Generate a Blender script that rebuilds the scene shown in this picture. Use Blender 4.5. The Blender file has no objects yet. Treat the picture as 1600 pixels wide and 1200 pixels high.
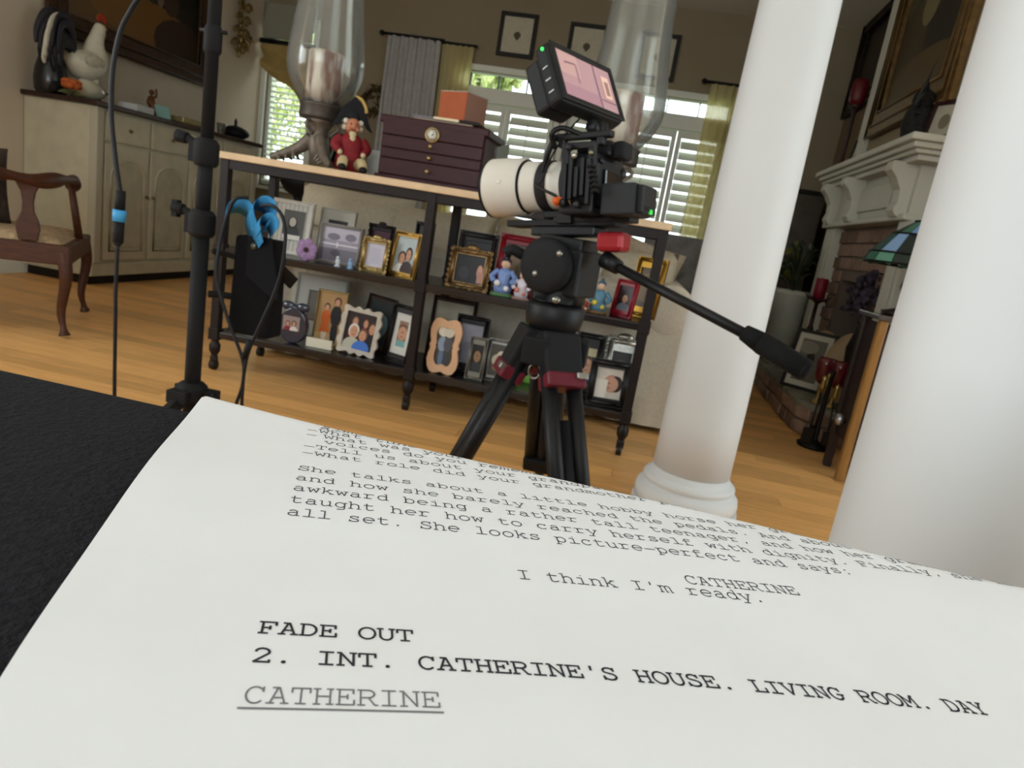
import bpy, bmesh, math, random
import numpy as np
from mathutils import Matrix, Vector
random.seed(7)
PI = math.pi
col = bpy.context.scene.collection
sc = bpy.context.scene

# ------------------------------------------------------------------ camera
# world: X to the right along the console, Y into the room, Z up; the lens is 5 cm above the table
FPX = 1080.0
EYE = 0.8
CR = np.array([[0.9699537, 0.1828827, 0.1604484], [0.1952172, -0.1914806, -0.9618864], [-0.1451896, 0.9643076, -0.2214291]])
def ray(x, y):
    return CR.T @ np.array([(x - 800) / FPX, (y - 600) / FPX, 1.0])
def at(x, y, Y):
    d = ray(x, y); t = Y / d[1]; return Vector((t * d[0], Y, EYE + t * d[2]))
def atx(x, y, X):
    d = ray(x, y); t = X / d[0]; return Vector((X, t * d[1], EYE + t * d[2]))
def atz(x, y, Z):
    d = ray(x, y); t = (Z - EYE) / d[2]; return Vector((t * d[0], t * d[1], Z))

cam = bpy.data.cameras.new('camera')
cam.sensor_width = 36.0
cam.lens = FPX / 1600 * 36.0
cam.clip_start = 0.002
cam.clip_end = 200
cam.dof.use_dof = True
cam.dof.focus_distance = 0.15
cam.dof.aperture_fstop = (cam.lens / 1000) / 0.00040
cam_o = bpy.data.objects.new('camera', cam)
col.objects.link(cam_o)
cam_o.matrix_world = Matrix(((CR[0][0], -CR[1][0], -CR[2][0], 0), (CR[0][1], -CR[1][1], -CR[2][1], 0), (CR[0][2], -CR[1][2], -CR[2][2], EYE), (0, 0, 0, 1)))
sc.camera = cam_o

# ------------------------------------------------------------------ world, lights, exposure
w = bpy.data.worlds.new('world'); sc.world = w; w.use_nodes = True
wn = w.node_tree
bg = wn.nodes['Background']
bg.inputs[0].default_value = (0.86, 0.95, 1.0, 1)
bg.inputs[1].default_value = 4.4
sc.view_settings.view_transform = 'Standard'
sc.view_settings.look = 'None'
sc.view_settings.exposure = -0.12
sc.view_settings.gamma = 1.0
sc.view_settings.use_curve_mapping = False
def area(name, loc, rot, sx, sy, power, color):
    l = bpy.data.lights.new(name, 'AREA'); l.shape = 'RECTANGLE'; l.size = sx; l.size_y = sy; l.energy = power; l.color = color
    o = bpy.data.objects.new(name, l); col.objects.link(o); o.location = loc; o.rotation_euler = rot
    return o
# daylight through the windows behind the camera; an added overhead fill over the near room
area('rear_window_daylight', (-0.6, -2.58, 1.55), (PI / 2, 0, 0), 2.6, 1.5, 44, (0.90, 0.97, 1.0))
area('left_window_daylight', (-3.93, 0.2, 1.5), (0, -PI / 2, 0), 1.4, 2.0, 46, (0.90, 0.97, 1.0))
area('side_window_daylight', (3.28, 1.2, 1.3), (0, PI / 2, 0), 2.0, 2.4, 14, (0.78, 0.93, 1.0))
area('overhead_fill_light', (-0.2, -0.1, 2.765), (0, 0, 0), 1.5, 1.5, 7, (0.90, 0.97, 1.0))

# ------------------------------------------------------------------ materials
def lin(c):
    if isinstance(c, str):
        c = tuple(int(c[i:i + 2], 16) / 255 for i in (0, 2, 4))
    return tuple(((v + 0.055) / 1.055) ** 2.4 if v > 0.04045 else v / 12.92 for v in c)
MATS = {}
def mat(hexc, rough=0.6, metal=0.0, var=0.0, scale=20.0, bump=0.0, coat=0.0, stretch=None, rnd=0.0, emit=0.0, sheen=0.0):
    key = (hexc, rough, metal, var, scale, bump, coat, stretch, rnd, emit, sheen)
    if key in MATS: return MATS[key]
    m = bpy.data.materials.new('surface_' + hexc); m.use_nodes = True
    nt = m.node_tree; b = nt.nodes['Principled BSDF']
    c = lin(hexc)
    b.inputs['Base Color'].default_value = (*c, 1)
    b.inputs['Roughness'].default_value = rough
    if rough >= 0.8: b.inputs['Specular IOR Level'].default_value = 0.15
    elif rough >= 0.3: b.inputs['Specular IOR Level'].default_value = 0.28
    b.inputs['Metallic'].default_value = metal
    if coat: b.inputs['Coat Weight'].default_value = coat; b.inputs['Coat Roughness'].default_value = 0.15
    if sheen: b.inputs['Sheen Weight'].default_value = sheen
    if emit:
        b.inputs['Emission Color'].default_value = (*c, 1); b.inputs['Emission Strength'].default_value = emit
    if var or bump or rnd:
        tc = nt.nodes.new('ShaderNodeTexCoord'); mp = nt.nodes.new('ShaderNodeMapping')
        nt.links.new(tc.outputs['Object'], mp.inputs['Vector'])
        if stretch: mp.inputs['Scale'].default_value = stretch
        nz = nt.nodes.new('ShaderNodeTexNoise'); nz.inputs['Scale'].default_value = scale; nz.inputs['Detail'].default_value = 5
        nt.links.new(mp.outputs['Vector'], nz.inputs['Vector'])
        src = nz.outputs['Fac']
        if rnd:
            oi = nt.nodes.new('ShaderNodeObjectInfo')
            mx = nt.nodes.new('ShaderNodeMath'); mx.operation = 'MULTIPLY_ADD'
            nt.links.new(oi.outputs['Random'], mx.inputs[0]); mx.inputs[1].default_value = rnd; 
            nt.links.new(nz.outputs['Fac'], mx.inputs[2])
            ad = nt.nodes.new('ShaderNodeMath'); ad.operation = 'SUBTRACT'; nt.links.new(mx.outputs[0], ad.inputs[0]); ad.inputs[1].default_value = rnd / 2
            src = ad.outputs[0]
            # shift the grain from piece to piece
            cx = nt.nodes.new('ShaderNodeCombineXYZ'); ml = nt.nodes.new('ShaderNodeMath'); ml.operation = 'MULTIPLY'; ml.inputs[1].default_value = 37.0
            nt.links.new(oi.outputs['Random'], ml.inputs[0]); nt.links.new(ml.outputs[0], cx.inputs[0]); nt.links.new(ml.outputs[0], cx.inputs[1])
            nt.links.new(cx.outputs[0], mp.inputs['Location'])
        if var or rnd:
            vv = var if var else 0.1
            rp = nt.nodes.new('ShaderNodeValToRGB')
            e = rp.color_ramp.elements
            e[0].position = 0.25; e[1].position = 0.75
            e[0].color = (*[x * (1 - vv) for x in c], 1); e[1].color = (*[min(1, x * (1 + vv)) for x in c], 1)
            nt.links.new(src, rp.inputs[0]); nt.links.new(rp.outputs[0], b.inputs['Base Color'])
        if bump:
            bp = nt.nodes.new('ShaderNodeBump'); bp.inputs['Strength'].default_value = bump; bp.inputs['Distance'].default_value = 0.004
            nt.links.new(nz.outputs['Fac'], bp.inputs['Height']); nt.links.new(bp.outputs[0], b.inputs['Normal'])
    MATS[key] = m
    return m
def glass_mat(name, tint, refl=0.08, rough=0.05, haze=0.0):
    m = bpy.data.materials.new(name); m.use_nodes = True; nt = m.node_tree; nt.nodes.clear()
    o = nt.nodes.new('ShaderNodeOutputMaterial'); mix = nt.nodes.new('ShaderNodeMixShader'); t = nt.nodes.new('ShaderNodeBsdfTransparent'); g = nt.nodes.new('ShaderNodeBsdfGlossy')
    lw = nt.nodes.new('ShaderNodeLayerWeight'); lw.inputs[0].default_value = refl + 0.2
    mm = nt.nodes.new('ShaderNodeMath'); mm.operation = 'MULTIPLY'; mm.inputs[1].default_value = refl * 9
    t.inputs[0].default_value = (*tint, 1); g.inputs['Roughness'].default_value = rough
    mm.use_clamp = True
    nt.links.new(lw.outputs['Fresnel'], mm.inputs[0]); nt.links.new(mm.outputs[0], mix.inputs[0]); nt.links.new(t.outputs[0], mix.inputs[1]); nt.links.new(g.outputs[0], mix.inputs[2]); out = mix.outputs[0]
    if haze:  # milky white mixed into the glass, standing in for its bright window reflection
        df = nt.nodes.new('ShaderNodeBsdfDiffuse'); df.inputs[0].default_value = (.8, .8, .78, 1); m2 = nt.nodes.new('ShaderNodeMixShader'); m2.inputs[0].default_value = haze
        nt.links.new(out, m2.inputs[1]); nt.links.new(df.outputs[0], m2.inputs[2]); out = m2.outputs[0]
    nt.links.new(out, o.inputs[0])
    return m
PANE = glass_mat('window_glass', (0.97, 0.98, 0.97), 0.04)
GLASS = glass_mat('lamp_glass', (0.96, 0.97, 0.95), 0.085, 0.12, 0.05)
def sheer_mat():
    m = bpy.data.materials.new('sheer_fabric'); m.use_nodes = True; nt = m.node_tree; nt.nodes.clear()
    o = nt.nodes.new('ShaderNodeOutputMaterial'); mix = nt.nodes.new('ShaderNodeMixShader'); mix2 = nt.nodes.new('ShaderNodeMixShader')
    d = nt.nodes.new('ShaderNodeBsdfDiffuse'); tl = nt.nodes.new('ShaderNodeBsdfTranslucent'); tr = nt.nodes.new('ShaderNodeBsdfTransparent')
    d.inputs[0].default_value = (*lin('E6DDB4'), 1); tl.inputs[0].default_value = (*lin('EFE6B8'), 1); tr.inputs[0].default_value = (1, 1, 0.95, 1)
    mix.inputs[0].default_value = 0.6; mix2.inputs[0].default_value = 0.3
    nt.links.new(d.outputs[0], mix.inputs[1]); nt.links.new(tl.outputs[0], mix.inputs[2]); nt.links.new(mix.outputs[0], mix2.inputs[1]); nt.links.new(tr.outputs[0], mix2.inputs[2]); nt.links.new(mix2.outputs[0], o.inputs[0])
    return m
SHEER = sheer_mat()

# ------------------------------------------------------------------ mesh helpers
def R3(rx=0, ry=0, rz=0): return (Matrix.Rotation(rz, 4, 'Z') @ Matrix.Rotation(ry, 4, 'Y') @ Matrix.Rotation(rx, 4, 'X'))
def T(x, y=None, z=None):
    return Matrix.Translation(Vector(x) if y is None else Vector((x, y, z)))
def frame_z(d):
    """matrix whose Z axis is d"""
    return Vector(d).normalized().to_track_quat('Z', 'Y').to_matrix().to_4x4()
class MB:
    def __init__(s): s.v = []; s.f = []; s.m = []; s.sm = []
    def add(s, V, F, mi=0, M=None, smooth=False):
        o = len(s.v)
        for p in V:
            p = Vector(p)
            s.v.append(M @ p if M is not None else p)
        for f in F: s.f.append(tuple(i + o for i in f)); s.m.append(mi); s.sm.append(smooth)
        return s
    def box(s, c, d, M=None, mi=0, taper=1.0):
        x, y, z = c; a, b, h = d[0] / 2, d[1] / 2, d[2] / 2; t = taper
        V = [(x - a, y - b, z - h), (x + a, y - b, z - h), (x + a, y + b, z - h), (x - a, y + b, z - h), (x - a * t, y - b * t, z + h), (x + a * t, y - b * t, z + h), (x + a * t, y + b * t, z + h), (x - a * t, y + b * t, z + h)]
        return s.add(V, [(0, 3, 2, 1), (4, 5, 6, 7), (0, 1, 5, 4), (1, 2, 6, 5), (2, 3, 7, 6), (3, 0, 4, 7)], mi, M)
    def span(s, a, b, mi=0):
        return s.box([(a[i] + b[i]) / 2 for i in range(3)], [abs(b[i] - a[i]) for i in range(3)], None, mi)
    def lathe(s, prof, n=20, M=None, mi=0, smooth=True, cap=True, sx=1.0, sy=1.0):
        V = []; F = []
        for r, z in prof:
            for k in range(n):
                a = 2 * PI * k / n; V.append((r * math.cos(a) * sx, r * math.sin(a) * sy, z))
        for i in range(len(prof) - 1):
            for k in range(n):
                k2 = (k + 1) % n; F.append((i * n + k, i * n + k2, (i + 1) * n + k2, (i + 1) * n + k))
        if cap:
            F.append(tuple(range(n - 1, -1, -1))); F.append(tuple((len(prof) - 1) * n + k for k in range(n)))
        return s.add(V, F, mi, M, smooth)
    def cyl(s, a, b, r, r2=None, n=14, mi=0, smooth=True):
        a = Vector(a); b = Vector(b); L = (b - a).length
        return s.lathe([(r, 0), (r if r2 is None else r2, L)], n, T(a) @ frame_z(b - a), mi, smooth)
    def ball(s, c, r, n=12, mi=0, M=None, sc=(1, 1, 1)):
        h = n // 2 + 1
        prof = [(max(1e-5, math.sin(PI * i / h)), -math.cos(PI * i / h)) for i in range(h + 1)]
        prof = [(p * 1.0, q) for p, q in prof]
        MM = (M if M is not None else Matrix()) @ T(c) @ Matrix.Diagonal((r * sc[0], r * sc[1], r * sc[2], 1))
        return s.lathe(prof, n, MM, mi, True)
    def tube(s, path, r, n=8, mi=0, closed=False, flat=None):
        P = [Vector(p) for p in path]; N = len(P)
        rr = r if isinstance(r, (list, tuple)) else [r] * N
        up = None; V = []; F = []
        for i in range(N):
            a = P[i - 1] if (i > 0 or closed) else P[i]; b = P[(i + 1) % N] if (i < N - 1 or closed) else P[i]
            t = (b - a).normalized()
            if up is None:
                up = Vector((0, 0, 1)) if abs(t.z) < 0.9 else Vector((0, 1, 0))
            u = (up - t * up.dot(t)).normalized(); w_ = t.cross(u); up = u
            for k in range(n):
                an = 2 * PI * k / n
                V.append(P[i] + (u * math.cos(an) + w_ * math.sin(an) * (flat or 1.0)) * rr[i])
        for i in range(N if closed else N - 1):
            j = (i + 1) % N
            for k in range(n):
                k2 = (k + 1) % n; F.append((i * n + k, i * n + k2, j * n + k2, j * n + k))
        if not closed: F.append(tuple(range(n - 1, -1, -1))); F.append(tuple((N - 1) * n + k for k in range(n)))
        return s.add(V, F, mi, None, True)
    def prism(s, outline, d, M=None, mi=0, hole=None, smooth=False):
        """outline in the local XZ plane, extruded from y=0 to y=d; hole: an inner outline with as many points"""
        n = len(outline)
        V = [(x, 0, z) for x, z in outline] + [(x, d, z) for x, z in outline]
        if hole is None:
            F = [tuple(range(n)), tuple(range(2 * n - 1, n - 1, -1))] + [(i, n + i, n + (i + 1) % n, (i + 1) % n) for i in range(n)]
        else:
            V += [(x, 0, z) for x, z in hole] + [(x, d, z) for x, z in hole]
            F = []
            for i in range(n):
                j = (i + 1) % n
                F += [(i, j, 2 * n + j, 2 * n + i), (n + j, n + i, 3 * n + i, 3 * n + j), (i, n + i, n + j, j), (2 * n + j, 3 * n + j, 3 * n + i, 2 * n + i)]
        return s.add(V, F, mi, M, smooth)
    def grid(s, fn, nu, nv, mi=0, smooth=True, closed_u=False):
        V = []; F = []
        for i in range(nu + 1):
            for j in range(nv + 1): V.append(fn(i / nu, j / nv))
        for i in range(nu):
            for j in range(nv):
                a = i * (nv + 1) + j; F.append((a, a + nv + 1, a + nv + 2, a + 1))
        return s.add(V, F, mi, None, smooth)
    def build(s, name, mats, parent=None, bevel=0.0, world=False, fix=True, seg=2):
        me = bpy.data.meshes.new(name)
        V = s.v
        if world and parent is not None:
            inv = WM(parent).inverted(); V = [inv @ p for p in V]
        me.from_pydata([tuple(p) for p in V], [], s.f)
        ms = mats if isinstance(mats, (list, tuple)) else [mats]
        for m in ms: me.materials.append(m)
        me.polygons.foreach_set('material_index', s.m); me.polygons.foreach_set('use_smooth', s.sm)
        if fix or bevel:
            bm = bmesh.new(); bm.from_mesh(me)
            if bevel:
                ed = [e for e in bm.edges if len(e.link_faces) == 2 and e.calc_face_angle(0) > 0.6]
                bmesh.ops.bevel(bm, geom=ed, offset=bevel, segments=seg, affect='EDGES', profile=0.5, clamp_overlap=True)
            if fix: bmesh.ops.recalc_face_normals(bm, faces=bm.faces)
            bm.to_mesh(me); bm.free()
        me.update()
        o = bpy.data.objects.new(name, me); col.objects.link(o)
        if parent is not None: o.parent = parent
        return o
def WM(o):
    m = o.matrix_basis.copy()
    return (WM(o.parent) @ m) if o.parent else m
def tag(o, label=None, cat=None, group=None, kind=None):
    if label: o['label'] = label
    if cat: o['category'] = cat
    if group: o['group'] = group
    if kind: o['kind'] = kind
    return o
def thing(name, label, cat, loc=(0, 0, 0), rz=0.0, group=None):
    o = bpy.data.objects.new(name, None); o.empty_display_size = 0.05; col.objects.link(o)
    o.location = loc; o.rotation_euler = (0, 0, rz)
    return tag(o, label, cat, group)
def struct(o): return tag(o, kind='structure')
def copy_part(o, parent, loc=None, rot=None):
    c = o.copy(); col.objects.link(c); c.parent = parent
    if loc is not None: c.location = loc
    if rot is not None: c.rotation_euler = rot
    return c
def ring(cx, cz, rx, rz, n, a0=0.0): return [(cx + rx * math.cos(a0 + 2 * PI * k / n), cz + rz * math.sin(a0 + 2 * PI * k / n)) for k in range(n)]
def smooth_path(P, n=6):
    P = [Vector(p) for p in P]; out = []
    for i in range(len(P) - 1):
        p0 = P[max(0, i - 1)]; p1 = P[i]; p2 = P[i + 1]; p3 = P[min(len(P) - 1, i + 2)]
        for k in range(n):
            t = k / n
            out.append(0.5 * ((2 * p1) + (p2 - p0) * t + (2 * p0 - 5 * p1 + 4 * p2 - p3) * t * t + (3 * p1 - p0 - 3 * p2 + p3) * t ** 3))
    out.append(P[-1]); return out

WHITE = mat('E4E2DA', 0.45)
TRIM = mat('DCDDD2', 0.5)
BLACK = mat('0B0B0D', 0.6)
BLACKM = mat('0E0E10', 0.5)
DARKWOOD = mat('150B09', 0.5, 0, 0.35, 30)
GOLD = mat('A08A5C', 0.34, 0.85, 0.25, 40)
BRONZE = mat('7A6242', 0.38, 0.8, 0.4, 60)
SILVER = mat('9A9890', 0.3, 0.85, 0.2, 50)

# ================================================================== the setting
XL, XR, YF, YB, XN, ZC = -3.85, 1.42, 6.5, -2.5, 3.2, 2.79
YR = 2.75                                   # where the fireplace wall ends and the near room widens
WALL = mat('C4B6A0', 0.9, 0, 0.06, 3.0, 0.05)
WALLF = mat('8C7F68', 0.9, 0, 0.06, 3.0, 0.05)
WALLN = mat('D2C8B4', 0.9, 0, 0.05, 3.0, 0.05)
CEIL = mat('D9D8CE', 0.95)
FLOORM = mat('DDA868', 0.36, 0, 0.2, 6.0, 0.03, 0.0, (1.0, 14.0, 4.0), 0.5)
m = MB(); m.span((XL, YB, -0.12), (XN, 1.2, 0.0)); m.span((XL, 1.2, -0.12), (XN, YF, -0.006)); m.span((XR, 1.2, -0.12), (XN, YR, 0.0))
floor = struct(m.build('floor', mat('D6A164', 0.4, 0, 0.2, 5, 0, 0, (1, 12, 1))))
def unit_plank(L, W):
    q = MB(); q.box((0, 0, -0.004), (L - 0.002, W - 0.002, 0.008)); return q.build('plank', FLOORM, floor)
protos = {}
PW = 0.0884
y = 1.2 + PW / 2; rown = 0
while y < YF - 0.02:
    x = XL; rr = random.Random(rown * 13 + 5); first = True
    while x < XR - 0.01:
        L = rr.choice((0.9, 1.2, 1.5, 1.8))
        if first: L = rr.choice((0.45, 0.75, 0.9, 1.2)); first = False
        if XR - (x + L) < 0.45: L = XR - x
        L = round(L, 3)
        if L not in protos:
            protos[L] = unit_plank(L, PW); p = protos[L]
        else:
            p = copy_part(protos[L], floor)
        p.location = (x + L / 2, y, 0)
        x += L
    y += PW; rown += 1

def wall_with_holes(name, axis, pos, thick, a0, a1, holes, material):
    """wall in the plane axis = pos, from a0 to a1 along the other axis; holes: (b0, b1, z0, z1)"""
    q = MB()
    def piece(b0, b1, z0, z1):
        if b1 - b0 < 1e-4 or z1 - z0 < 1e-4: return
        if axis == 'y': q.span((b0, min(pos, pos + thick), z0), (b1, max(pos, pos + thick), z1))
        else: q.span((min(pos, pos + thick), b0, z0), (max(pos, pos + thick), b1, z1))
    b = a0
    for (h0, h1, z0, z1) in sorted(holes):
        piece(b, h0, 0, ZC); piece(h0, h1, 0, z0); piece(h0, h1, z1, ZC); b = h1
    piece(b, a1, 0, ZC)
    return struct(q.build(name, material, fix=False))
W1 = (-3.80, -3.34, 0.80, 2.28)
W2 = (-1.93, -0.99, 0.72, 2.09)
W3 = (-0.88, 0.52, 0.72, 2.09)
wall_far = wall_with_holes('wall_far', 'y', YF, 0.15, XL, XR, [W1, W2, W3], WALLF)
wall_left = wall_with_holes('wall_left', 'x', XL, -0.15, YB - 0.15, YF + 0.15, [(-0.8, 1.2, 0.8, 2.2)], WALL)
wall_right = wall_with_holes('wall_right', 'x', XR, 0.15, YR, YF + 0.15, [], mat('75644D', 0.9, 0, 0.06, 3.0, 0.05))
wall_return = wall_with_holes('wall_return', 'y', YR, 0.12, XR + 0.15, XN, [], WALL)
wall_side = wall_with_holes('wall_side', 'x', XN, 0.15, YB - 0.15, YR + 0.12, [(0.0, 2.4, 0.3, 2.3)], WALLN)
wall_rear = wall_with_holes('wall_rear', 'y', YB, -0.15, XL, XN, [(-1.9, 0.7, 0.8, 2.3)], WALLN)
m = MB(); m.span((XL - 0.15, YB - 0.15, ZC), (XN + 0.15, YF + 0.15, ZC + 0.1)); struct(m.build('ceiling', CEIL))
for nm, a, b in (('baseboard_far', (XL + 0.02, YF - 0.018, 0), (XR, YF - 0.001, 0.13)), ('baseboard_left', (XL + 0.001, YB, 0), (XL + 0.018, YF - 0.02, 0.13)), ('baseboard_right', (XR - 0.018, 5.3, 0), (XR - 0.001, YF - 0.02, 0.13))):
    q = MB(); q.span(a, b); struct(q.build(nm, TRIM, bevel=0.004))

def window(n, hole, casing=0.07, extra=None):
    x0, x1, z0, z1 = hole
    root = bpy.data.objects.new('window_%d' % n, None); col.objects.link(root); root.location = (x0, YF, z0); struct(root)
    q = MB(); c = casing
    q.span((x0 - c, YF - 0.03, z0 - 0.02), (x0, YF - 0.001, z1 + c)); q.span((x1, YF - 0.03, z0 - 0.02), (x1 + c, YF - 0.001, z1 + c)); q.span((x0, YF - 0.03, z1), (x1, YF - 0.001, z1 + c))
    q.span((x0 - c - 0.02, YF - 0.07, z0 - 0.05), (x1 + c + 0.02, YF - 0.001, z0 - 0.02))
    q.build('window_casing', TRIM, root, 0.004, world=True)
    q = MB(); t = 0.035
    for a, b in (((x0, z0), (x0 + t, z1)), ((x1 - t, z0), (x1, z1)), ((x0 + t, z0), (x1 - t, z0 + t)), ((x0 + t, z1 - 0.012), (x1 - t, z1))):
        q.span((a[0], YF + 0.03, a[1]), (b[0], YF + 0.09, b[1]))
    q.build('window_frame', TRIM, root, world=True)
    if extra: extra(root)
    q = MB(); q.span((x0 + 0.01, YF + 0.058, z0 + 0.01), (x1 - 0.01, YF + 0.062, z1 - 0.005)); q.build('pane', PANE, root, world=True)
    return root
def transom(hole, xs):
    def f(root):
        x0, x1, z0, z1 = hole
        q = MB(); q.span((x0 + 0.03, YF - 0.02, 1.83), (x1 - 0.03, YF + 0.1, 1.955)); q.build('transom_bar', TRIM, root, 0.006, world=True)
        for x in xs:
            q = MB(); q.span((x - 0.006, YF + 0.045, 1.955), (x + 0.006, YF + 0.075, z1 - 0.012)); q.build('muntin', mat('3A3A36', 0.6), root, world=True)
    return f
window(1, W1, 0.05)
window(2, W2, 0.05, transom(W2, (-1.827, -1.56, -1.296)))
window(3, W3, 0.05, transom(W3, (-0.60, -0.315, -0.035, 0.24)))

# louvered shutters under the transoms
SLAT = mat('D8DACD', 0.5)
def shutter(label, x0, x1, z0, z1):
    root = thing('window_shutter', label, 'shutter', ((x0 + x1) / 2, YF - 0.006, z0), group='white louvered shutters of the far windows')
    w_ = x1 - x0; h = z1 - z0; t = 0.042; yy = 0.016
    for sx in (-1, 1):
        q = MB(); q.box((sx * (w_ / 2 - t / 2), yy, h / 2), (t, 0.03, h)); q.build('stile', SLAT, root, 0.003)
    for zz in (0.04, h - 0.03):
        q = MB(); q.box((0, yy, zz), (w_ - 2 * t, 0.028, 0.06 if zz > 0.1 else 0.08)); q.build('rail', SLAT, root, 0.003)
    q = MB()
    n = int((h - 0.15) / 0.0885); first = None
    q.box((0, 0, 0), (w_ - 2 * t - 0.004, 0.088, 0.009), R3(math.radians(57)))
    for k in range(n):
        zz = 0.12 + (h - 0.19) * (k + 0.5) / n
        if first is None:
            o = q.build('louver', SLAT, root, 0.003, seg=1); first = o
        else: o = copy_part(first, root)
        o.location = (0, yy + 0.012, zz)
    q = MB(); q.cyl((0, -0.018, 0.12), (0, -0.018, h - 0.12), 0.005, n=6); q.build('tilt_rod', SLAT, root)
    return root
ZS0, ZS1 = 0.75, 1.825
shutter('white louvered shutter panel in far window beside grey drape', -1.895, -1.445, ZS0, ZS1)
shutter('white louvered shutter panel directly behind the telephoto lens', -1.44, -1.0, ZS0, ZS1)
shutter('white louvered shutter panel behind the camera body and second glass lamp', -0.85, -0.385, ZS0, ZS1)
shutter('white louvered shutter panel seen just above console right end', -0.38, 0.095, ZS0, ZS1)
shutter('white louvered shutter panel nearest the tall white column', 0.10, 0.49, ZS0, ZS1)
# horizontal blind in the narrow window
bl = thing('window_blind', 'white horizontal slat blind in narrow window behind first glass lamp', 'blind', (-3.57, YF - 0.012, W1[2] + 0.02))
q = MB(); q.box((0, 0, W1[3] - W1[2] - 0.06), (0.44, 0.04, 0.045)); q.build('head_rail', SLAT, bl, 0.003)
q = MB(); q.box((0, 0, 0), (0.42, 0.05, 0.004), R3(math.radians(24)))
first = None
for k in range(28):
    zz = 0.02 + k * 0.0485
    if first is None: o = q.build('slat', SLAT, bl); first = o
    else: o = copy_part(first, bl)
    o.location = (0, 0.03, zz)
for sx in (-0.14, 0.14):
    q = MB(); q.cyl((sx, 0.03, 0), (sx, 0.03, W1[3] - W1[2] - 0.07), 0.002, n=5); q.build('ladder_cord', SLAT, bl)

# garden behind the far wall
q = MB(); q.span((-14, YF + 0.2, -0.5), (12, 30, -0.3)); struct(q.build('ground', mat('5E7A3A', 0.95, 0, 0.3, 2)))
LEAF = [mat('C9CF8A', 0.7, 0, 0.3, 3, 0, 0, None, 0), mat('AFBF78', 0.7, 0, 0.3, 3), mat('DDE0AE', 0.7, 0, 0.3, 3)]
def tree(label, x, y, h, r, seed, rz=None):
    rr = random.Random(seed)
    root = thing('garden_tree', label, 'tree', (x, y, -0.3))
    q = MB(); q.tube(smooth_path([(0, 0, 0), (0.05, 0, h * 0.3), (-0.03, 0.03, h * 0.9)], 4), [0.12] * 4 + [0.08] * 4 + [0.05], 8); q.build('trunk', mat('5B4A35', 0.9), root)
    q = MB(); V = []; F = []
    for k in range(2600):
        while True:
            p = Vector((rr.uniform(-1, 1), rr.uniform(-1, 1), rr.uniform(-1, 1)))
            if 0.25 < p.length < 1: break
        c = Vector((p.x * r, p.y * r * .6, h + p.z * (rz or r * .75))); s = rr.uniform(0.05, 0.11)
        M = T(c) @ R3(rr.uniform(0, 6), rr.uniform(0, 6), rr.uniform(0, 6))
        q.add([(-s, 0, 0), (0, -s * .5, 0), (s, 0, 0), (0, s * .5, 0)], [(0, 1, 2, 3)], rr.randrange(3), M)
    f = q.build('foliage', LEAF, root, fix=False); tag(f, kind='stuff')
tree('yellow green tree seen through the narrow blind window', -6.2, 10.5, 2.6, 1.5, 1)
tree('light green tree outside the transom panes above the wooden chest', -2.75, 10.2, 3.25, .72, 2, .48)
tree('light green tree outside the transom panes beside the camera monitor', -1.45, 11.2, 3.5, .72, 3, .5)

# columns
COLM = mat('CED1D2', 0.55, 0, 0.02, 3)
def column(label, x, y, rb, rt):
    root = thing('column', label, 'column', (x, y, 0))
    q = MB(); prof = []
    for k in range(15):
        t = k / 14; prof.append((rb - (rb - rt) * t ** 1.5, 0.135 + (ZC - 0.30) * t))
    q.lathe(prof, 48); q.build('shaft', COLM, root)
    q = MB(); b = rb
    q.lathe([(b + 0.030, 0.035), (b + 0.039, 0.043), (b + 0.042, 0.060), (b + 0.039, 0.078), (b + 0.030, 0.090), (b + 0.021, 0.093), (b + 0.020, 0.100), (b + 0.023, 0.104), (b + 0.024, 0.112), (b + 0.019, 0.120), (b + 0.010, 0.124), (b + 0.004, 0.130), (b + 0.001, 0.145), (b - 0.02, 0.145)], 48)
    q.build('base_moulding', COLM, root)
    q = MB(); q.lathe([(b + 0.046, 0.0), (b + 0.046, 0.035), (b, 0.036)], 48); q.build('plinth', COLM, root, 0.002)
    q = MB(); z = ZC; q.lathe([(rt + 0.002, z - 0.18), (rt + 0.02, z - 0.17), (rt + 0.02, z - 0.15), (rt + 0.005, z - 0.14), (rt + 0.01, z - 0.08), (rt + 0.05, z - 0.05)], 40); q.box((0, 0, z - 0.026), (2 * rt + 0.13, 2 * rt + 0.13, 0.05)); q.build('capital', COLM, root)
column('tall white round column with moulded base behind the tripod pan handle', 0.286, 2.17, 0.1205, 0.088)
column('nearest white round column, cut off by the photo edge, in front of fireplace', 0.459, 0.945, 0.13, 0.118)

# ------------------------------------------------------------------ table, black cloth and the script page
TE, TZ, RC = 0.156, 0.7436, 0.012
tb = thing('draped_table', 'table covered in a black cloth under the typed script page', 'table', (0.1, -0.25, 0))
q = MB(); q.span((-0.78, -0.68, 0.70), (0.98, TE - 0.02, 0.735)); q.build('table_top', mat('5A3A22', 0.5), tb, 0.004, world=True)
for x in (-0.72, 0.92):
    for y in (-0.62, 0.08):
        q = MB(); q.span((x - 0.03, y - 0.03, 0), (x + 0.03, y + 0.03, 0.70)); q.build('leg', mat('5A3A22', 0.5), tb, 0.004, world=True)
CLOTH = mat('1A191D', 1.0, 0, 0.35, 700, 0.35)
def cloth_path(s, far):
    """cross-section of the draped cloth: s from the middle of the table over the edge down to the floor"""
    pass
q = MB()
prof = []   # (inset from edge, z)
for k in range(6): prof.append((0.42 - 0.07 * k, TZ))
for k in range(9):
    a = PI / 2 * k / 8; prof.append((RC - RC * math.sin(a), TZ - RC + RC * math.cos(a)))
for k in range(1, 9): prof.append((-0.002 * k, TZ - RC - (TZ - RC - 0.012) * k / 8))
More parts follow.
